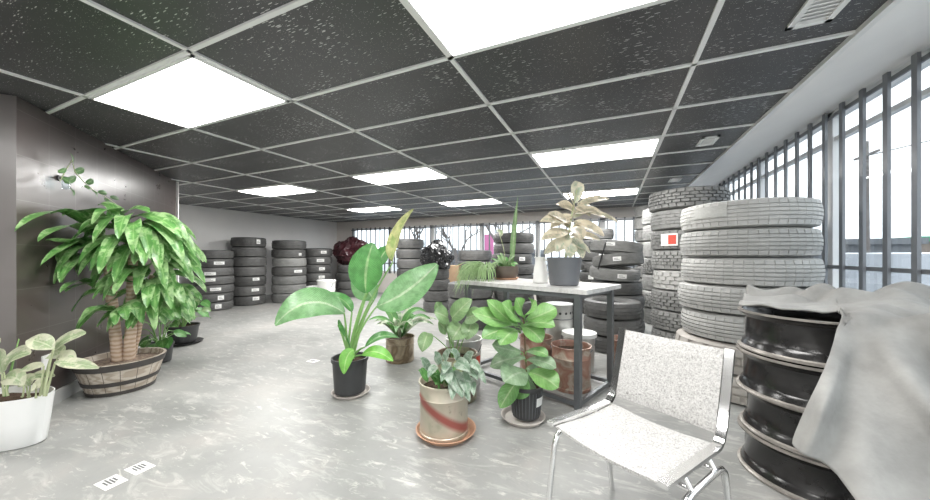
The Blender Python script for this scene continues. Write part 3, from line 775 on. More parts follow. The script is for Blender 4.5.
# --- white oval planter at far left with cream-green leaves
wc = W(7, 255, 2.02); wc.z = 0
t = thing('potted_dumb_cane', wc, 'cream and green leaved plant in a white planter at far left', 'potted plant', R(24))
o_ = pot_parts(t, .245, .30, 'whitepot', .84, oval=(1, .55), rim=False)
t.rotation_euler.z = 0
for ch in t.children: ch.rotation_euler.z = R(24)
TW = 2.02
def wl(a, m, b, w, st=None, mat='cream', dt=0):
    A, Mm, B = [W(p[0], p[1], TW+dt) for p in (a, m, b)]
    if st: add_stem(t, [W(st[0], 396, TW+dt), W((st[0]*.5+a[0]*.5), a[1]+15, TW+dt), A], .006, .0035, 'stemp')
    add_leaf(t, (A, Mm, B), w, U*.8+back*.8, mat, 'oval', nu=4, nv=10, fold=.2, wav=.03)
for L in (((52, 351), (64, 338), (86, 333), .12, (44, 0)), ((54, 349), (42, 340), (27, 340), .10, (44, 0)), ((52, 352), (56, 350), (60, 358), .10, (42, 0)), ((55, 362), (72, 362), (99, 368), .07, (46, 0)),
          ((44, 366), (34, 366), (20, 370), .06, (40, 0)), ((4, 372), (12, 352), (31, 353), .14, (8, 0)), ((2, 374), (-10, 340), (0, 343), .12, (4, 0)), ((26, 384), (34, 372), (55, 376), .07, (30, 0)), ((24, 385), (14, 372), (2, 380), .10, (22, 0)),
          ((30, 386), (26, 374), (22, 388), .09, (28, 0)), ((58, 357), (66, 352), (76, 360), .07, (46, 0)), ((-6, 380), (-20, 365), (-40, 378), .12, (-8, 0)), ((-12, 372), (-20, 345), (-36, 350), .12, (-14, 0)), ((36, 388), (42, 380), (30, 392), .08, (36, 0))):
    wl(*L, dt=random.uniform(-.05, .05))
add_stem(t, [W(5, 396, TW), W(12, 365, TW), W(19, 339, TW)], .008, .003, 'stem', 'leaf_spike')

# --- plants behind the barrel
def heart_plant(t, root, n, spread, h, mat, rnd, size=(.07, .1), az=(0, 2*pi), droop=.3, shape='heart', stem='stem', indiv=True, up=.7):
    for i in range(n):
        a = az[0]+(az[1]-az[0])*(i+rnd.random())/n; d = rt*cos(a)+V((-SA, CA, 0))*sin(a)
        rr = spread*rnd.uniform(.3, 1); z = h*rnd.uniform(.2, 1)
        p = root+d*rr+U*(z-droop*rr*rnd.random())
        add_stem(t, [root+d*.02, root+d*rr*.4+U*z*1.05, p], .005, .003, stem)
        L = rnd.uniform(*size)*1.3
        e = p+d*L*rnd.uniform(.5, .9)-U*L*rnd.uniform(.1, .7)
        m_ = (p+e)/2+U*L*.2
        add_leaf(t, (p, m_, e), L*.8, U*up+back*.6+d*.2, mat[i % len(mat)] if isinstance(mat, (list, tuple)) else mat, shape, nu=4, nv=8, fold=.15, wav=.03)
rn = random.Random(21)
TP = 4.3
saucer(at(183, TP, 0), .215, 'blackpot', 'dark saucer under the black pot near the wall end')
t = thing('potted_pothos', at(183, TP, .022), 'leafy green plant in a black pot behind the barrel, near wall end', 'potted plant')
pot_parts(t, .17, .22, 'blackpot', .82)
heart_plant(t, at(183, TP, .22), 20, .30, .5, ['green', 'sage'], rn, (.09, .13))
for k in range(6): add_stem(t, [at(183, TP, .22), W(180+k*2, 310, TP), W(172+k*5, 285+k*3, TP)], .006, .003, 'stemp', 'stick')
t = thing('potted_leafy_plant', at(158, 3.55, 0), 'bright green plant in a dark pot right behind the barrel', 'potted plant')
pot_parts(t, .13, .2, 'blackpot', .85)
heart_plant(t, at(160, 3.5, .19), 20, .24, .36, ['green', 'corn'], rn, (.09, .13))

# --- vine and hook on the partition wall
def onwall(px, py, off=.0):
    u = (px-465)/FP; d = V((CA*u-SA, SA*u+CA)); s = (P0+nW*off).dot(nW)/d.dot(nW)
    return W(px, py, s)
hp = onwall(58, 178)
t = thing('wall_vine', hp, 'trailing vine hung from a dark hook on the tiled wall', 'vine')
n3 = V((nW.x, nW.y, 0)); d3 = V((dW.x, dW.y, 0))
MB().lathe([(0, 0), (.022, 0), (.022, .012), (0, .012)], 16).tube([(0, 0, .01), (0, 0, .04), (0, -.012, .055), (0, -.03, .05)], .006, 8).build('hook', 'blackpot', t).rotation_euler = (R(90), 0, atan2(nW.y, nW.x)+pi/2)
MB().lathe([(0, -.09), (.022, -.085), (.026, -.03), (.014, .0), (.016, .012), (.012, .012), (.01, 0), (.022, -.03), (.018, -.08), (0, -.085)], 16, c=tuple(n3*.045)).build('vial', 'glass', t)
vp = [onwall(*p) for p in ((60, 181, .05), (66, 170, .07), (72, 160, .08), (75, 172, .1), (84, 182, .09), (93, 190, .08), (104, 196, .08), (116, 204, .08))]
MB().tube([p-hp for p in vp], .0035, 6).build('stem', 'stemp', t)
for px, py, ex, ey, w in ((62, 178, 70, 184, .09), (64, 182, 76, 176, .07), (70, 188, 73, 196, .05), (72, 165, 70, 153, .05), (74, 172, 84, 168, .07), (86, 183, 93, 179, .07), (84, 186, 90, 190, .06), (98, 192, 107, 193, .06), (104, 199, 110, 203, .05), (110, 197, 119, 199, .06), (58, 172, 66, 168, .05), (92, 190, 97, 197, .05)):
    a, b = onwall(px, py, .09), onwall(ex, ey, .11)
    add_leaf(t, (a, (a+b)/2+n3*.02, b), w*.72, n3+U*.2, 'vine', 'heart', nu=4, nv=8, fold=.15)

# --- olive painted pail with variegated arching leaves
TO = 3.62
t = thing('potted_variegated_plant', at(400, TO, 0), 'arching variegated plant in an olive painted pail behind broad-leaved plant', 'potted plant')
pail_parts(t, .155, .26, 'pailolive')
rn = random.Random(5); b0 = at(400, TO, .24)
for i in range(20):
    a = 2*pi*i/20+rn.uniform(-.2, .2); d = rt*cos(a)+V((-SA, CA, 0))*sin(a); L = rn.uniform(.32, .52); el = rn.uniform(R(35), R(80))
    p1 = b0+d*L*.5*cos(el)+U*L*.9*sin(el); p2 = b0+d*L*(.95)*cos(el*.7)+U*L*(.8*sin(el)-.15)
    add_leaf(t, (b0+d*.02, p1, p2), rn.uniform(.07, .11), U+back*.5, 'vari' if i % 3 else 'green', 'lance', nu=4, nv=12, fold=.3, wav=.03)

# --- arrow-leaved plant in a green-brown pail
TA = 2.67
t = thing('potted_arrowhead_plant', at(457, TA, 0), 'arrow-leaved plant with long stalks in a green-brown painted pail', 'potted plant')
pail_parts(t, .16, .365, 'pailgreen')
b0 = at(455, TA, .30)
for a, b, w in (((452, 318), (472, 299), .16), ((448, 318), (434, 312), .17), ((462, 325), (452, 340), .19), ((466, 318), (484, 314), .15), ((428, 333), (422, 352), .12), ((440, 312), (436, 302), .09), ((472, 322), (466, 340), .14), ((446, 330), (438, 322), .13)):
    A = W(a[0], a[1], TA-.02*random.random()); B = W(b[0], b[1], TA-.1)
    add_stem(t, [b0+V((random.uniform(-.04, .04), random.uniform(-.04, .04), -.02)), (b0+A)/2+U*.06, A], .005, .003, 'stem')
    add_leaf(t, (A, (A+B)/2+back*.04+U*.02, B), w, back*.8+U*.6, 'sage', 'heart', nu=4, nv=10, fold=.15, wav=.03)

pw = pail('plastic_pail', at(464, 3.0, 0), .16, .40, 'metalpail', 'grey-white open pail with red label behind the arrow-leaved plant', lid=None)
mb = MB(); vs = []
for i in range(9):
    a = R(-66+24)+R(44)*i/8
    for z in (.10, .26): vs.append((.1615*cos(a)*(.9+.1*z/.40), .1615*sin(a)*(.9+.1*z/.40), z))
mb.add(vs, [(2*i, 2*i+2, 2*i+3, 2*i+1) for i in range(8)]).build('label', 'red', pw, label='red and white label')

# --- front cream pail with satin pothos
TF = 2.14
saucer(at(446, TF, 0), .195, 'terra', 'terracotta saucer under the cream striped pail', .035)
t = thing('potted_satin_pothos', at(444, TF, .009), 'silvery-leaved plant in a cream pail with a diagonal red stripe', 'potted plant')
pail_parts(t, .158, .335, 'pailcream')
rn = random.Random(9); b0 = at(445, TF, .31)
for i in range(16):
    a = rn.uniform(0, 2*pi); d = rt*cos(a)+V((-SA, CA, 0))*sin(a); p = b0+d*rn.uniform(.01, .12)+U*rn.uniform(0, .03)
    q = p+d*rn.uniform(.03, .07)+U*rn.uniform(.05, .12)
    add_leaf(t, (p, (p+q)/2+U*.04, q), rn.uniform(.035, .055), U+back*.6, 'green', 'lance', nu=4, nv=8, fold=.3)
for a, b, w in (((430, 370), (420, 358), .05), ((446, 366), (450, 385), .07), ((456, 362), (470, 372), .08), ((452, 372), (463, 398), .09), ((462, 372), (468, 395), .08), ((470, 362), (480, 372), .06), ((448, 362), (444, 374), .06), ((458, 358), (450, 352), .06), ((474, 366), (486, 384), .05), ((436, 366), (428, 378), .05), ((455, 378), (452, 400), .07), ((465, 364), (474, 352), .06), ((440, 364), (434, 352), .05), ((450, 368), (441, 382), .06), ((468, 368), (478, 380), .06), ((460, 380), (470, 402), .06), ((444, 360), (452, 350), .05), ((470, 378), (474, 396), .055)):
    A = W(a[0], a[1], TF-.08); B = W(b[0], b[1], TF-.2)
    add_stem(t, [b0-U*.02, (b0+A)/2+U*.05, A], .004, .003, 'stemp')
    add_leaf(t, (A, (A+B)/2+back*.02+U*.03, B), w, back+U*.6, 'satin', 'heart', nu=4, nv=10, fold=.2, wav=.04)

# --- fiddle leaf fig
TG = 2.32
saucer(at(523, TG, 0), .155, 'palesaucer', 'pale saucer under the black pot of the fig', .03)
t = thing('potted_fig', at(526, TG, .022), 'fig with broad paddle leaves in a ribbed black pot with white label', 'potted plant')
pot_parts(t, .112, .225, 'blackpot', .84)
for k in range(28):
    a = 2*pi*k/28; MB().tube([(.096*cos(a), .096*sin(a), .02), (.112*cos(a), .112*sin(a), .19)], .0025, 5).build('pot_rib', 'greypot', t)
mb = MB(); vs = []
for i in range(7):
    a = R(-62+24)+R(40)*i/6
    for z, rr in ((.10, .110), (.16, .1155)): vs.append((rr*cos(a), rr*sin(a), z))
mb.add(vs, [(2*i, 2*i+2, 2*i+3, 2*i+1) for i in range(6)]).build('paper_label', 'paper', t)
add_stem(t, [at(527, TG, .19), W(526, 350, TG), W(523, 316, TG)], .009, .005, 'stemd', 'trunk')
for a, b, w, mt in (((521, 322), (502, 303), .12, 'figb'), ((524, 318), (516, 298), .10, 'figb'), ((524, 318), (535, 300), .11, 'figb'), ((526, 320), (556, 308), .13, 'figb'), ((524, 325), (555, 326), .09, 'figb'), ((521, 326), (542, 342), .12, 'figb'),
      ((518, 325), (472, 312), .12, 'figb'), ((516, 327), (487, 300), .10, 'figb'), ((514, 330), (482, 338), .11, 'fig'), ((516, 330), (500, 345), .11, 'figb'), ((518, 322), (507, 308), .1, 'figb'), ((521, 352), (492, 345), .12, 'figp'), ((525, 358), (490, 366), .11, 'figp'),
      ((527, 360), (556, 368), .09, 'figp'), ((526, 352), (548, 356), .07, 'fig'), ((526, 372), (504, 382), .16, 'figp'), ((528, 372), (558, 388), .14, 'figb'), ((524, 374), (520, 404), .17, 'figp'), ((526, 376), (512, 397), .15, 'fig'), ((520, 378), (500, 408), .10, 'fig'), ((527, 368), (534, 380), .12, 'figp')):
    A = W(a[0], a[1], TG-.02); B = W(b[0], b[1], TG-.02-random.uniform(-.05, .2)); up_ = U*.05 if b[1] > a[1] else U*.0
    add_stem(t, [W(a[0]*.5+525*.5, a[1]+3, TG), (A+W(525, a[1], TG))/2, A], .004, .003, 'stem', 'leaf_stalk', seg=4)
    add_leaf(t, (A, (A+B)/2+up_+back*.04, B), w*1.22, back*.8+U*.9, mt, 'ob', nu=6, nv=12, fold=.15, wav=.04)

# --- workbench table
tc = V((-.655, 3.075, 0)); rz = R(-20.55)
t = thing('work_table', tc, 'tall work table with mottled grey top and dark steel legs', 'table', rz)
MB().box((0, 0, .878), (1.30, .68, .034)).build('tabletop', 'top', t, smooth=False)
for sx in (-1, 1):
    for sy in (-1, 1): MB().box((sx*.57, sy*.31, .43), (.045, .045, .86)).build('leg', 'steel', t, smooth=False)
for sy in (-1, 1):
    MB().box((0, sy*.31, .842), (1.10, .03, .036)).build('apron', 'steel', t, smooth=False)
    MB().box((0, sy*.31, .04), (1.10, .03, .03)).build('floor_rail', 'steel', t, smooth=False)
for sx in (-1, 1):
    MB().box((sx*.57, 0, .842), (.03, .58, .036)).build('apron', 'steel', t, smooth=False)
    MB().box((sx*.57, 0, .04), (.03, .58, .03)).build('floor_rail', 'steel', t, smooth=False)
ZT = .896
# cream rubber plant on the table
TR = 2.78
t = thing('potted_rubber_plant', at(564, TR, ZT), 'cream-leaved rubber plant in a charcoal pot on the table', 'potted plant')
pot_parts(t, .142, .235, 'greypot', .82, rim=False)
add_stem(t, [at(565, TR, ZT+.2), W(569, 225, TR), W(577, 190, TR)], .010, .006, 'stemp', 'trunk')
rn = random.Random(4)
for a, b, w, mt in (((576, 203), (577, 181), .10, 'tineke_g'), ((577, 205), (609, 199), .07, 'tineke'), ((576, 210), (618, 222), .06, 'tineke'), ((574, 212), (556, 204), .09, 'tineke'), ((574, 218), (590, 205), .09, 'tineke_g'), ((573, 222), (604, 236), .10, 'tineke'),
      ((572, 222), (540, 222), .10, 'tineke'), ((571, 226), (548, 214), .09, 'tineke'), ((570, 232), (541, 240), .10, 'tineke'), ((570, 232), (594, 225), .09, 'tineke'), ((570, 236), (556, 252), .11, 'tineke_g'), ((571, 238), (583, 258), .12, 'tineke_g'), ((569, 240), (544, 254), .10, 'tineke_g'),
      ((570, 236), (600, 240), .08, 'tineke'), ((569, 228), (558, 220), .10, 'tineke'), ((572, 228), (582, 240), .11, 'tineke'), ((574, 214), (600, 212), .08, 'tineke'), ((568, 244), (570, 258), .10, 'tineke_g'), ((574, 208), (566, 196), .08, 'tineke'), ((570, 243), (590, 253), .08, 'tineke_g'), ((573, 216), (550, 228), .09, 'tineke'), ((575, 208), (590, 216), .08, 'tineke')):
    A = W(a[0], a[1], TR); B = W(b[0], b[1], TR-rn.uniform(-.12, .18))
    add_leaf(t, (A, (A+B)/2+U*.035+back*.03, B), w*1.12, back*.9+U*.7, mt, 'oval', nu=4, nv=10, fold=.3, wav=.04)
# white jug
jl = at(540.5, 3.02, ZT)
t = thing('plastic_jug', jl, 'white plastic jug beside the charcoal pot on the table', 'jug', R(24))
MB().lathe([(0, .002), (.062, .002), (.066, .01), (.064, .09), (.058, .14), (.044, .19), (.04, .225), (.045, .235), (.04, .235), (.036, .225), (.04, .19), (.055, .13), (0, .02)], 28).build('body', 'whiteplastic', t)
MB().tube([(.042, 0, .21), (.085, 0, .205), (.095, 0, .16), (.085, 0, .11), (.06, 0, .09)], .009, 8).build('handle', 'whiteplastic', t)
MB().add([(-.03, -.02, .20), (-.03, .02, .20), (-.062, 0, .238), (-.036, -.02, .235), (-.036, .02, .235)], [(0, 2, 3), (1, 4, 2), (0, 1, 2)]).build('spout', 'whiteplastic', t)
# bowl planter with blade
TL = 3.46
saucer(at(506, TL, ZT), .135, 'terra', 'square-looking terracotta tray under the brown bowl on the table'.replace('square-looking ', ''), .02)
t = thing('potted_bowl_plant', at(506, TL, ZT+.009), 'small green plant with one tall pale blade in a brown bowl', 'potted plant')
MB().lathe([(0, .003), (.10, .003), (.125, .04), (.132, .09), (.128, .13), (.12, .13), (.122, .09), (.115, .05), (0, .04)], 36).build('pot', plain('dark_brown_bowl', (.085, .065, .05), .4, 0, .3, 8), t)
MB().lathe([(0, .115), (.06, .118), (.12, .108)], 24).build('soil', 'soil', t)
b0 = at(506, TL, ZT+.12); rn = random.Random(8)
p1 = W(511, 245, TL); p2 = W(518, 196, TL)
add_leaf(t, (at(512, TL, ZT+.1), W(513, 240, TL), p2), .06, back-rt*.5, 'sage', 'lance', name='blade', nu=4, nv=12, fold=.6)
for i in range(26):
    a = rn.uniform(0, 2*pi); d = rt*cos(a)+V((-SA, CA, 0))*sin(a); p = b0+d*rn.uniform(0, .07)
    q = p+d*rn.uniform(.05, .12)+U*rn.uniform(.0, .16)
    add_leaf(t, (p, (p+q)/2+U*.05, q), rn.uniform(.035, .06), U+back*.6, 'sage' if i % 3 else 'green', 'oval', nu=4, nv=8, fold=.25)
p = W(504, 240, TL)
add_stem(t, [b0, W(505, 250, TL), W(500, 236, TL)], .004, .003, 'stemp'); q = W(496, 231, TL)
add_leaf(t, (W(500, 236, TL), W(503, 230, TL), q), .05, back, 'cream', 'heart', nu=4, nv=8)
# trailing plant at table end
TS = 3.44
t = thing('potted_trailing_plant', at(487, TS, ZT), 'trailing grassy plant spilling over the left end of the table', 'potted plant')
pot_parts(t, .085, .12, 'blackpot', .8)
mb = MB(); rn = random.Random(13); b0 = at(486, TS, ZT+.11)-t.location
for i in range(330):
    a = R(rn.gauss(185, 70)); d = rt*cos(a)+V((-SA, CA, 0))*sin(a); L = rn.uniform(.08, .32)
    if cos(a) > .2: L *= .45
    p0 = b0+d*rn.uniform(0, .06); p1 = p0+d*L*.75+U*rn.uniform(.03, .16); p2 = p0+d*L*.95-U*(rn.uniform(.0, .16)+max(0, L-.17)*rn.uniform(.4, 1.3))
    leaf(mb, p0, p1, p2, rn.uniform(.008, .014), U+back*.6, 'lance', nu=2, nv=8, fold=.2)
for i in range(34):
    x0 = W(452+rn.uniform(0, 18), 268, TS-.03)-t.location
    leaf(mb, b0, (b0+x0)/2+U*.14, x0-U*rn.uniform(0, .32), .011, back+U*.2, 'lance', nu=2, nv=10)
mb.build('foliage', 'grass', t, angle=80)

# under and behind the table
def paint_pail(px, tt, r, h, mat, label):
    t = thing('painted_pail', at(px, tt, 0), label, 'pail')
    pail_parts(t, r, h, mat)
    pts = [(cos(a)*(r+.01), -.25*sin(a)*r-.012, h*.93-sin(a)*h*.1) for a in [pi*i/14 for i in range(15)]]
    MB().tube(pts, .004, 6).build('handle', 'steel', t)
    return t
paint_pail(571, 2.88, .165, .37, 'pailrust', 'rust-red painted pail of soil under the table, beside the front leg')
paint_pail(536, 3.18, .155, .37, 'pailrust', 'reddish painted pail half hidden behind the fig under the table')
paint_pail(623, 3.25, .13, .33, 'pailrust', 'small rusty pail between the table leg and chair back')
pail('paint_pail', at(579, 3.33, 0), .155, .36, 'metalpail', 'grey pail with white lid under the table behind the rust-red pail', lid='whiteplastic')
t = thing('perforated_drum', at(559, 3.62, 0), 'tall grey drum with holes round its top behind the table', 'drum')
MB().lathe([(0, .004), (.14, .004), (.142, .0), (.142, .60), (.148, .605), (.148, .62), (.0, .622)], 32).build('body', 'metalpail', t)
for k in range(14):
    a = 2*pi*k/14; q = V((cos(a), sin(a), 0))
    MB().lathe([(0, 0), (.014, 0), (.014, .003), (0, .003)], 12).build('hole', 'blackpot', t, loc=q*.1405+U*.53).rotation_euler = (0, R(90), a)
MB().lathe([(.143, .46), (.147, .465), (.143, .47)], 32).build('band', 'steel', t)

# ------------------------------------------------------------------ chair
t = thing('side_chair', (.075, 1.435, 0), 'pale grey tweed chair with chrome frame in the right foreground', 'chair', R(-32.3))
def pad(path, hw, th, curve, name):
    mb = MB(); n = 12; k = len(path); top = []; bot = []
    for i, (y, z) in enumerate(path):
        a = path[max(i-1, 0)]; b = path[min(i+1, k-1)]; d = V((0, b[0]-a[0], b[1]-a[1])).normalized(); nn = V((1, 0, 0)).cross(d)
        ed = .35 if i in (0, k-1) else 1
        for j in range(n+1):
            x = -1+2*j/n; c_ = -curve*(1-x*x); e = ed*(.35 if j in (0, n) else 1)
            p = V((x*hw, y, z))+nn*c_
            top.append(p+nn*th*.5*e); bot.append(p-nn*th*.5*e)
    m = n+1
    fs = [(i*m+j, i*m+j+1, (i+1)*m+j+1, (i+1)*m+j) for i in range(k-1) for j in range(n)]
    N = k*m; fb = [tuple(N+q for q in reversed(f)) for f in fs]
    rim = []
    loop = [j for j in range(n)]+[i*m+n for i in range(k-1)]+[(k-1)*m+n-j for j in range(n)]+[(k-1-i)*m for i in range(k-1)]
    for q in range(len(loop)):
        a, b = loop[q], loop[(q+1) % len(loop)]; rim.append((a, N+a, N+b, b))
    mb.add(top+bot, fs+fb+rim)
    return mb.build(name, 'tweed', t, angle=60)
def arc(p, n):
    out = []
    for i in range(len(p)-2):
        pass
    return out
seatp = [(-.215+.40*i/10, .462-.012*sin(pi*i/10)-.010*i/10) for i in range(11)]
pad(seatp, .198, .026, .016, 'seat')
backp = [(.207+.085*(i/10), .485+.30*i/10) for i in range(11)]
pad(backp, .198, .024, .02, 'backrest')
rail = [(-.228, .468), (-.1, .464), (.05, .459), (.15, .456)]+[(.15+.062*sin(a), .456+.062*(1-cos(a))) for a in [R(10*i) for i in range(1, 8)]]+[(.222, .52), (.25, .62), (.292, .79)]
for sx in (-1, 1):
    MB().ribbon(rail, sx*.216, .030, .014).build('side_rail', 'chrome', t, angle=30)
    x = sx*.240
    MB().tube([(x, 0, .405), (x, -.10, .405), (x, -.135, .40), (x, -.16, .38), (x, -.172, .35), (x, -.20, .18), (x, -.225, .004)], .0115, 10).build('leg', 'chrome', t)
    MB().tube([(x, 0, .405), (x, .10, .405), (x, .135, .40), (x, .16, .38), (x, .172, .35), (x, .21, .18), (x, .245, .004)], .0115, 10).build('leg', 'chrome', t)
    for y_ in (-.09, .09): MB().tube([(x, y_, .405), (sx*.214, y_, .45)], .008, 8).build('bracket', 'chrome', t)
for y_ in (-.08, .10): MB().tube([(-.240, y_, .405), (.240, y_, .405)], .01, 10).build('cross_bar', 'chrome', t)

# ------------------------------------------------------------------ wheel rims and blanket
RC = V((.95, 2.29)); RR = .302; RH = .213
def rim_mesh():
    w = RH/2
    prof = [(.94, -.98), (1.0, -.96), (1.0, -.9), (.962, -.86), (.95, -.80), (.935, -.62), (.905, -.50), (.895, -.46), (.893, .0), (.893, .60), (.905, .66), (.94, .74), (.958, .84), (1.0, .9), (1.0, .96), (.94, .98), (.92, .92), (.91, .76), (.87, .6), (.845, .45), (.845, 0), (.85, -.25), (.87, -.42), (.915, -.7), (.925, -.9), (.94, -.98)]
    return [(r*RR, z*w) for r, z in prof]
rp = rim_mesh()
rim_me = disc_me = lip_me = None
for i in range(4):
    k = 3-i
    t = thing('rim', (RC.x+(0, .012, -.01, .004)[i], RC.y+(0, .008, -.012, .01)[i], RH*(i+.5)), ('%s black steel truck rim in the stack half under the blanket' % ['topmost', 'second from the top', 'third from the top', 'bottom'][k]), 'wheel rim', i*.5, 'stacked truck rims')
    if rim_me is None:
        b = MB().lathe(rp, 64).build('barrel', 'rim', t); rim_me = b.data
        wv = RH/2
        d = MB().lathe([(.30*RR, .1*wv), (.66*RR, .12*wv), (.76*RR, .25*wv), (.85*RR, .2*wv), (.85*RR, .12*wv), (.76*RR, .15*wv), (.62*RR, .02*wv), (.30*RR, 0)], 48)
        dd = d.build('disc', 'rim', t); disc_me = dd.data
        lips = []
        for s in (-1, 1):
            l = MB().lathe([(.945*RR, s*.985*wv), (1.003*RR, s*.965*wv), (1.003*RR, s*.895*wv)]+([(.966*RR, -.86*wv), (.955*RR, -.79*wv)] if s < 0 else []), 64).build('lip', 'rust', t); lips.append(l.data)
        holes = []
        for q in range(10):
            a = 2*pi*q/10
            hh = MB().lathe([(.0, .14*wv), (.017, .14*wv), (.019, .17*wv), (.022, .14*wv)], 12).build('bolt_ring', 'rust', t, loc=(.5*RR*cos(a), .5*RR*sin(a), 0)); holes.append(hh)
    else:
        for nm, me in (('barrel', rim_me), ('disc', disc_me), ('lip', lips[0]), ('lip', lips[1])):
            o = bpy.data.objects.new(nm, me); C.objects.link(o); o.parent = t
        if i == 3:
            for hh in holes: o = hh.copy(); C.objects.link(o); o.parent = t
# blanket draped over rims: flat part on the stack, then hanging folds in front and to the right
ea = V((.924, -.383)); en = V((-.383, -.924))         # right and towards the camera
ZR = RH*4
def sstep(a, b, x):
    k = max(0, min(1, (x-a)/(b-a))); return k*k*(3-2*k)
def blanket():
    cols = [-.29+.37*i/22 for i in range(22)]+[.08+.10*i/26 for i in range(26)]+[.18+.50*i/36 for i in range(37)]
    NS, NB = len(cols)-1, 90; vs = []
    for i in range(NB+1):
        for a0 in cols:
            nf = sqrt(max(.03, .315**2-a0*a0)) if a0 < .2 else .243+(a0-.2)*.25
            hang = (.66+.35*sstep(.16, .5, a0))*sstep(.085, .135, a0)
            nb = -.27+.05*sin(a0*14)-.05*sstep(.1, .4, a0)*0
            free = (nf-.10-.04*sin(a0*9)) if a0 < .11 else nf
            L = (free-nb) if hang <= 0 else (nf-nb)+hang
            if 0 < hang and a0 < .135: L = (free-nb)+(nf-free+hang)*1.0
            b = L*i/NB; a = a0
            zt = ZR+.022
            if a0 > .30: zt -= (a0-.30)**2*.9
            if b <= nf-nb:
                n_ = nb+b; z = zt; drop = 0
            else:
                e = b-(nf-nb); drop = e; rb = .045; qm = 1.0
                if e < rb*qm:
                    q = e/rb; n_ = nf+rb*sin(q); z = zt-rb*(1-cos(q))
                else:
                    l = e-rb*qm; fl = .60+.14*sin(a0*7+1)
                    n_ = nf+rb*sin(qm)+l*fl; z = zt-rb*(1-cos(qm))-l*sqrt(1-fl*fl)
                a = a0-e*.29*(1-sstep(.12, .5, a0))
            f = min(1, drop*2.5)
            n_ += f*(.095*sin(a0*15-drop*5.5+.9)+.040*sin(a0*31-drop*9+1.0)+.07*noise.noise(V((a0*5, drop*3, 9))))
            g = lambda x, w: math.exp(-(x/w)**2)
            n_ += 1.5*f*(.10*g(a0-.16-drop*.55, .05)-.07*g(a0-.28-drop*.55, .05)+.09*g(a0-.40-drop*.30, .05)-.05*g(a0-.135-drop*.12, .03)+.04*g(a0-.15+.0*drop, .03))
            top = 1-min(1, drop*8)
            edge = 1-sstep(0, .5, (n_+.27)/.5)
            bun = abs(noise.noise(V((a0*4.2, n_*7, 4))))*.10+.035*abs(sin(n_*24+a0*7+1.5*sin(a0*11)))
            z += top*(bun*(.35+.9*edge)+.02*edge+.05*sstep(.08, .25, a0)*abs(sin(a0*8+n_*5)))
            z += (1-top)*.012*noise.noise(V((a0*8, drop*6, 2)))
            if z < .012: n_ += (.012-z)*.7; z = .012+.006*abs(sin(a0*20))
            p = RC+ea*a+en*n_
            vs.append((p.x, p.y, z))
    m = NS+1
    fs = [(i*m+j, i*m+j+1, (i+1)*m+j+1, (i+1)*m+j) for i in range(NB) for j in range(NS)]
    o = MB().add(vs, fs).build('blanket', 'felt', angle=80)
    sm = o.modifiers.new('smooth', 'SMOOTH'); sm.iterations = 2; sm.factor = .5
    so = o.modifiers.new('thick', 'SOLIDIFY'); so.thickness = .009; so.offset = 1
    return tag(o, 'rumpled grey felt blanket draped over the wheel rims by the window', 'blanket')
blanket()

# ------------------------------------------------------------------ small things
p = onwall(45, 363, .0)
t = thing('wall_outlet', p, 'white outlet plate low on the dark tiled wall', 'outlet', atan2(dW.y, dW.x))
MB().box((0, -.004, 0), (.075, .008, .115)).build('plate', 'whiteplastic', t, smooth=False)
for z in (-.025, .025): MB().box((0, -.009, z), (.034, .003, .028)).build('socket', 'whiteplastic', t, smooth=False)
for px, py, lb in ((111, 482.5, 'white printed sticker on the floor, nearer of the front pair'), (140, 468, 'white printed sticker on the floor, farther of the front pair'), (313, 361, 'white printed sticker on the floor beside the broad-leaved plant pot')):
    g = G(px, py); t = thing('floor_sticker', (g.x, g.y, 0), lb, 'sticker', R(2), 'printed floor stickers')
    MB().box((0, 0, .001), (.115, .085, .0015)).build('paper', 'paper', t, smooth=False)
    for k in range(4): MB().box((-.012+.006*(k % 2), .02-.013*k, .0022), (.05+.012*(k % 3), .008, .0006)).build('print_line', 'ink', t, smooth=False)

# ------------------------------------------------------------------ outside
M['snow'] = plain('packed_snow_ground', (.27, .28, .295), .8, 0, .08, .4)
M['road'] = plain('wet_grey_road', (.15, .155, .165), .5, 0, .12, .5)
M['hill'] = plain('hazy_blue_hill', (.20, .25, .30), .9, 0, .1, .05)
M['bldg'] = plain('tan_block_wall', (.19, .155, .13), .8, 0, .1, .6)
M['bldgd'] = plain('grey_block_wall', (.13, .135, .145), .8, 0, .1, .6)
M['roofg'] = plain('green_metal_roof', (.05, .20, .11), .5, 0, .1, .6)
M['pink'] = plain('pink_sign_face', (.42, .12, .25), .5, 0, .1, 1)
M['bark'] = plain('grey_bark', (.16, .14, .13), .9, 0, .2, 4)
M['car'] = plain('white_car_paint', (.22, .23, .25), .25, 0, .03)
M['carglass'] = plain('dark_car_glass', (.06, .07, .08), .08, 0, .05)
struct(MB().box((0, 30, -.35), (260, 260, .2)).build('ground', 'snow', smooth=False))
struct(MB().box((14, 10, -.245), (7, 160, .02)).build('road', 'road', smooth=False))
def hills(name, c, L, h, ax):
    mb = MB(); n = 60; vs = []
    for i in range(n+1):
        x = -L/2+L*i/n; z = h*(.55+.45*noise.noise(V((i*.12, h, 0))))
        for dy, zz in ((-25, -.5), (0, z), (25, -.5)): vs.append(((x, dy, zz) if ax == 0 else (dy, x, zz)))
    mb.add(vs, [(3*i+j, 3*i+3+j, 3*i+4+j, 3*i+1+j) for i in range(n) for j in (0, 1)])
    return struct(mb.build(name, 'hill', loc=c))
hills('hills', (130, 30, 0), 260, 17, 1)
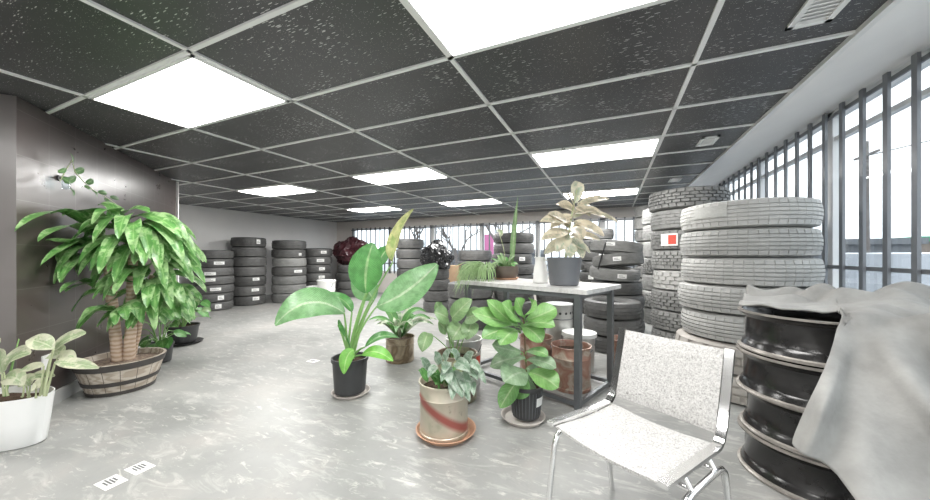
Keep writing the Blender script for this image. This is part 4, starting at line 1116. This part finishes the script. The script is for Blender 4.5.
def building(loc, sx, sy, h, mat, roof, label):
    t = thing('building', loc, label, 'building')
    MB().box((0, 0, h/2), (sx, sy, h)).build('wall', mat, t, smooth=False)
    MB().box((0, 0, h+.25), (sx+.8, sy+.8, .5)).build('roof', roof, t, smooth=False)
    for k in range(int(sy/4)):
        f = MB().box((-sx/2-.02, -sy/2+2+4*k, h*.5), (.06, 2, h*.4)).build('window', 'carglass', t, smooth=False)
building((17, 43, -.25), 12, 6, 2.3, 'bldgd', 'bldgd', 'low grey building seen through the right windows')
building((30, 54, -.25), 5, 14, 2.7, 'bldg', 'roofg', 'tan building with a green roof edge outside the right windows')
def car(loc, rz, label):
    t = thing('car', loc, label, 'car', rz, 'cars parked outside')
    prof = [(-2.2, .35), (-2.25, .75), (-2.0, .95), (-1.3, 1.0), (-.8, 1.42), (.7, 1.45), (1.4, 1.0), (2.1, .88), (2.25, .6), (2.2, .32)]
    mb = MB(); n = len(prof); vs = [(x, -.85*(.88 if z > 1.2 else 1), z) for x, z in prof]+[(x, .85*(.88 if z > 1.2 else 1), z) for x, z in prof]
    mb.add(vs, [(i, (i+1) % n, n+(i+1) % n, n+i) for i in range(n)]+[tuple(range(n))[::-1], tuple(range(n, 2*n))]).build('body', 'car', t, angle=30)
    for s in (-1, 1): MB().add([(-1.15, s*.80, 1.04), (1.2, s*.80, 1.04), (.62, s*.775, 1.38), (-.72, s*.775, 1.38)], [(0, 1, 2, 3)]).build('side_window', 'carglass', t, smooth=False)
    for x in (-1.35, 1.35):
        for s in (-1, 1): MB().lathe([(0, -.1), (.32, -.1), (.33, 0), (.32, .1), (0, .1)], 20).build('wheel', 'blackpot', t, loc=(x, s*.78, .33)).rotation_euler = (R(90), 0, 0)
car((8.2, 16.4, -.25), R(62), 'white car parked outside the right windows, farther one')
car((4.9, 8.9, -.25), R(60), 'white car parked outside the right windows, nearer one')
t = thing('utility_pole', (13.5, 27, -.25), 'utility pole with crossarm beyond the right windows', 'utility pole')
MB().tube([(0, 0, 0), (0, 0, 8)], [.16, .1], 10).build('pole', 'bark', t); MB().box((0, 0, 7.2), (.12, 2, .12)).build('crossarm', 'bark', t, smooth=False)
tag(MB().tube([V((13.5, 27, 6.9)).lerp(V((14, -14, 6.2)), i/16)-U*(1.1*sin(pi*i/16)) for i in range(17)], .03, 5).build('power_line', 'blackpot'), 'sagging power line outside the right windows', 'power line')
t = thing('roadside_sign', (-8.8, 24, -.25), 'pink roadside sign seen through the back window bars', 'sign')
MB().box((0, 0, 2.0), (1.0, .15, 2.0)).build('sign_face', 'pink', t, smooth=False); MB().tube([(0, 0, 0), (0, 0, 1.2)], .08, 8).build('post', 'steel', t)
def tree(loc, h, seed, label):
    t = thing('bare_tree', loc, label, 'tree', 0, 'bare trees outside the back window'); rnd = random.Random(seed)
    trunk = MB(); br = MB()
    def grow(p, d, L, r, lv):
        e = p+d*L; (trunk if lv == 0 else br).tube([p, (p+e)/2+V((rnd.uniform(-1, 1), rnd.uniform(-1, 1), 0))*L*.05, e], [r, r*.8, r*.6], 5)
        if lv >= 5: return
        for k in range(3 if lv < 4 else 2):
            nd = (d+V((rnd.uniform(-1, 1), rnd.uniform(-1, 1), rnd.uniform(-.3, .6)))*.75).normalized()
            grow(p+(e-p)*rnd.uniform(.55, 1), nd, L*rnd.uniform(.6, .8), r*.55, lv+1)
    grow(V((0, 0, 0)), V((0, 0, 1)), h*.3, h*.022, 0)
    trunk.build('trunk', 'bark', t); br.build('branches', 'bark', t)
tree((-11.5, 18, -.25), 6.5, 1, 'bare tree outside the left part of the back window')
tree((-8.2, 17, -.25), 6, 2, 'bare tree outside the middle of the back window')
tree((-5.2, 16, -.25), 7, 3, 'bare tree outside the right part of the back window')
building((-14, 40, -.25), 12, 8, 1.5, 'bldgd', 'bldgd', 'grey building far outside the back window')

# ------------------------------------------------------------------ sky light
wd = bpy.data.worlds.new('overcast_sky'); SC.world = wd; wd.use_nodes = True
nt = wd.node_tree; bg = nt.nodes['Background']
tc_ = nt.nodes.new('ShaderNodeTexCoord'); sp = nt.nodes.new('ShaderNodeSeparateXYZ'); sock(nt, tc_.outputs['Generated'], sp.inputs[0])
c = ramp(nt, sp.outputs[2], [(0, (.80, .90, 1.0)), (.12, (.90, .95, 1.0)), (.4, (.97, .985, 1.0)), (1, (.86, .93, 1.0))])
nz = noise_tex(nt, 4, 5, .6, tc_.outputs['Generated'])
c = mixc(nt, math_n(nt, 'MULTIPLY', nz, .35), c, (1, 1, 1))
sock(nt, c, bg.inputs[0]); bg.inputs[1].default_value = 1.35
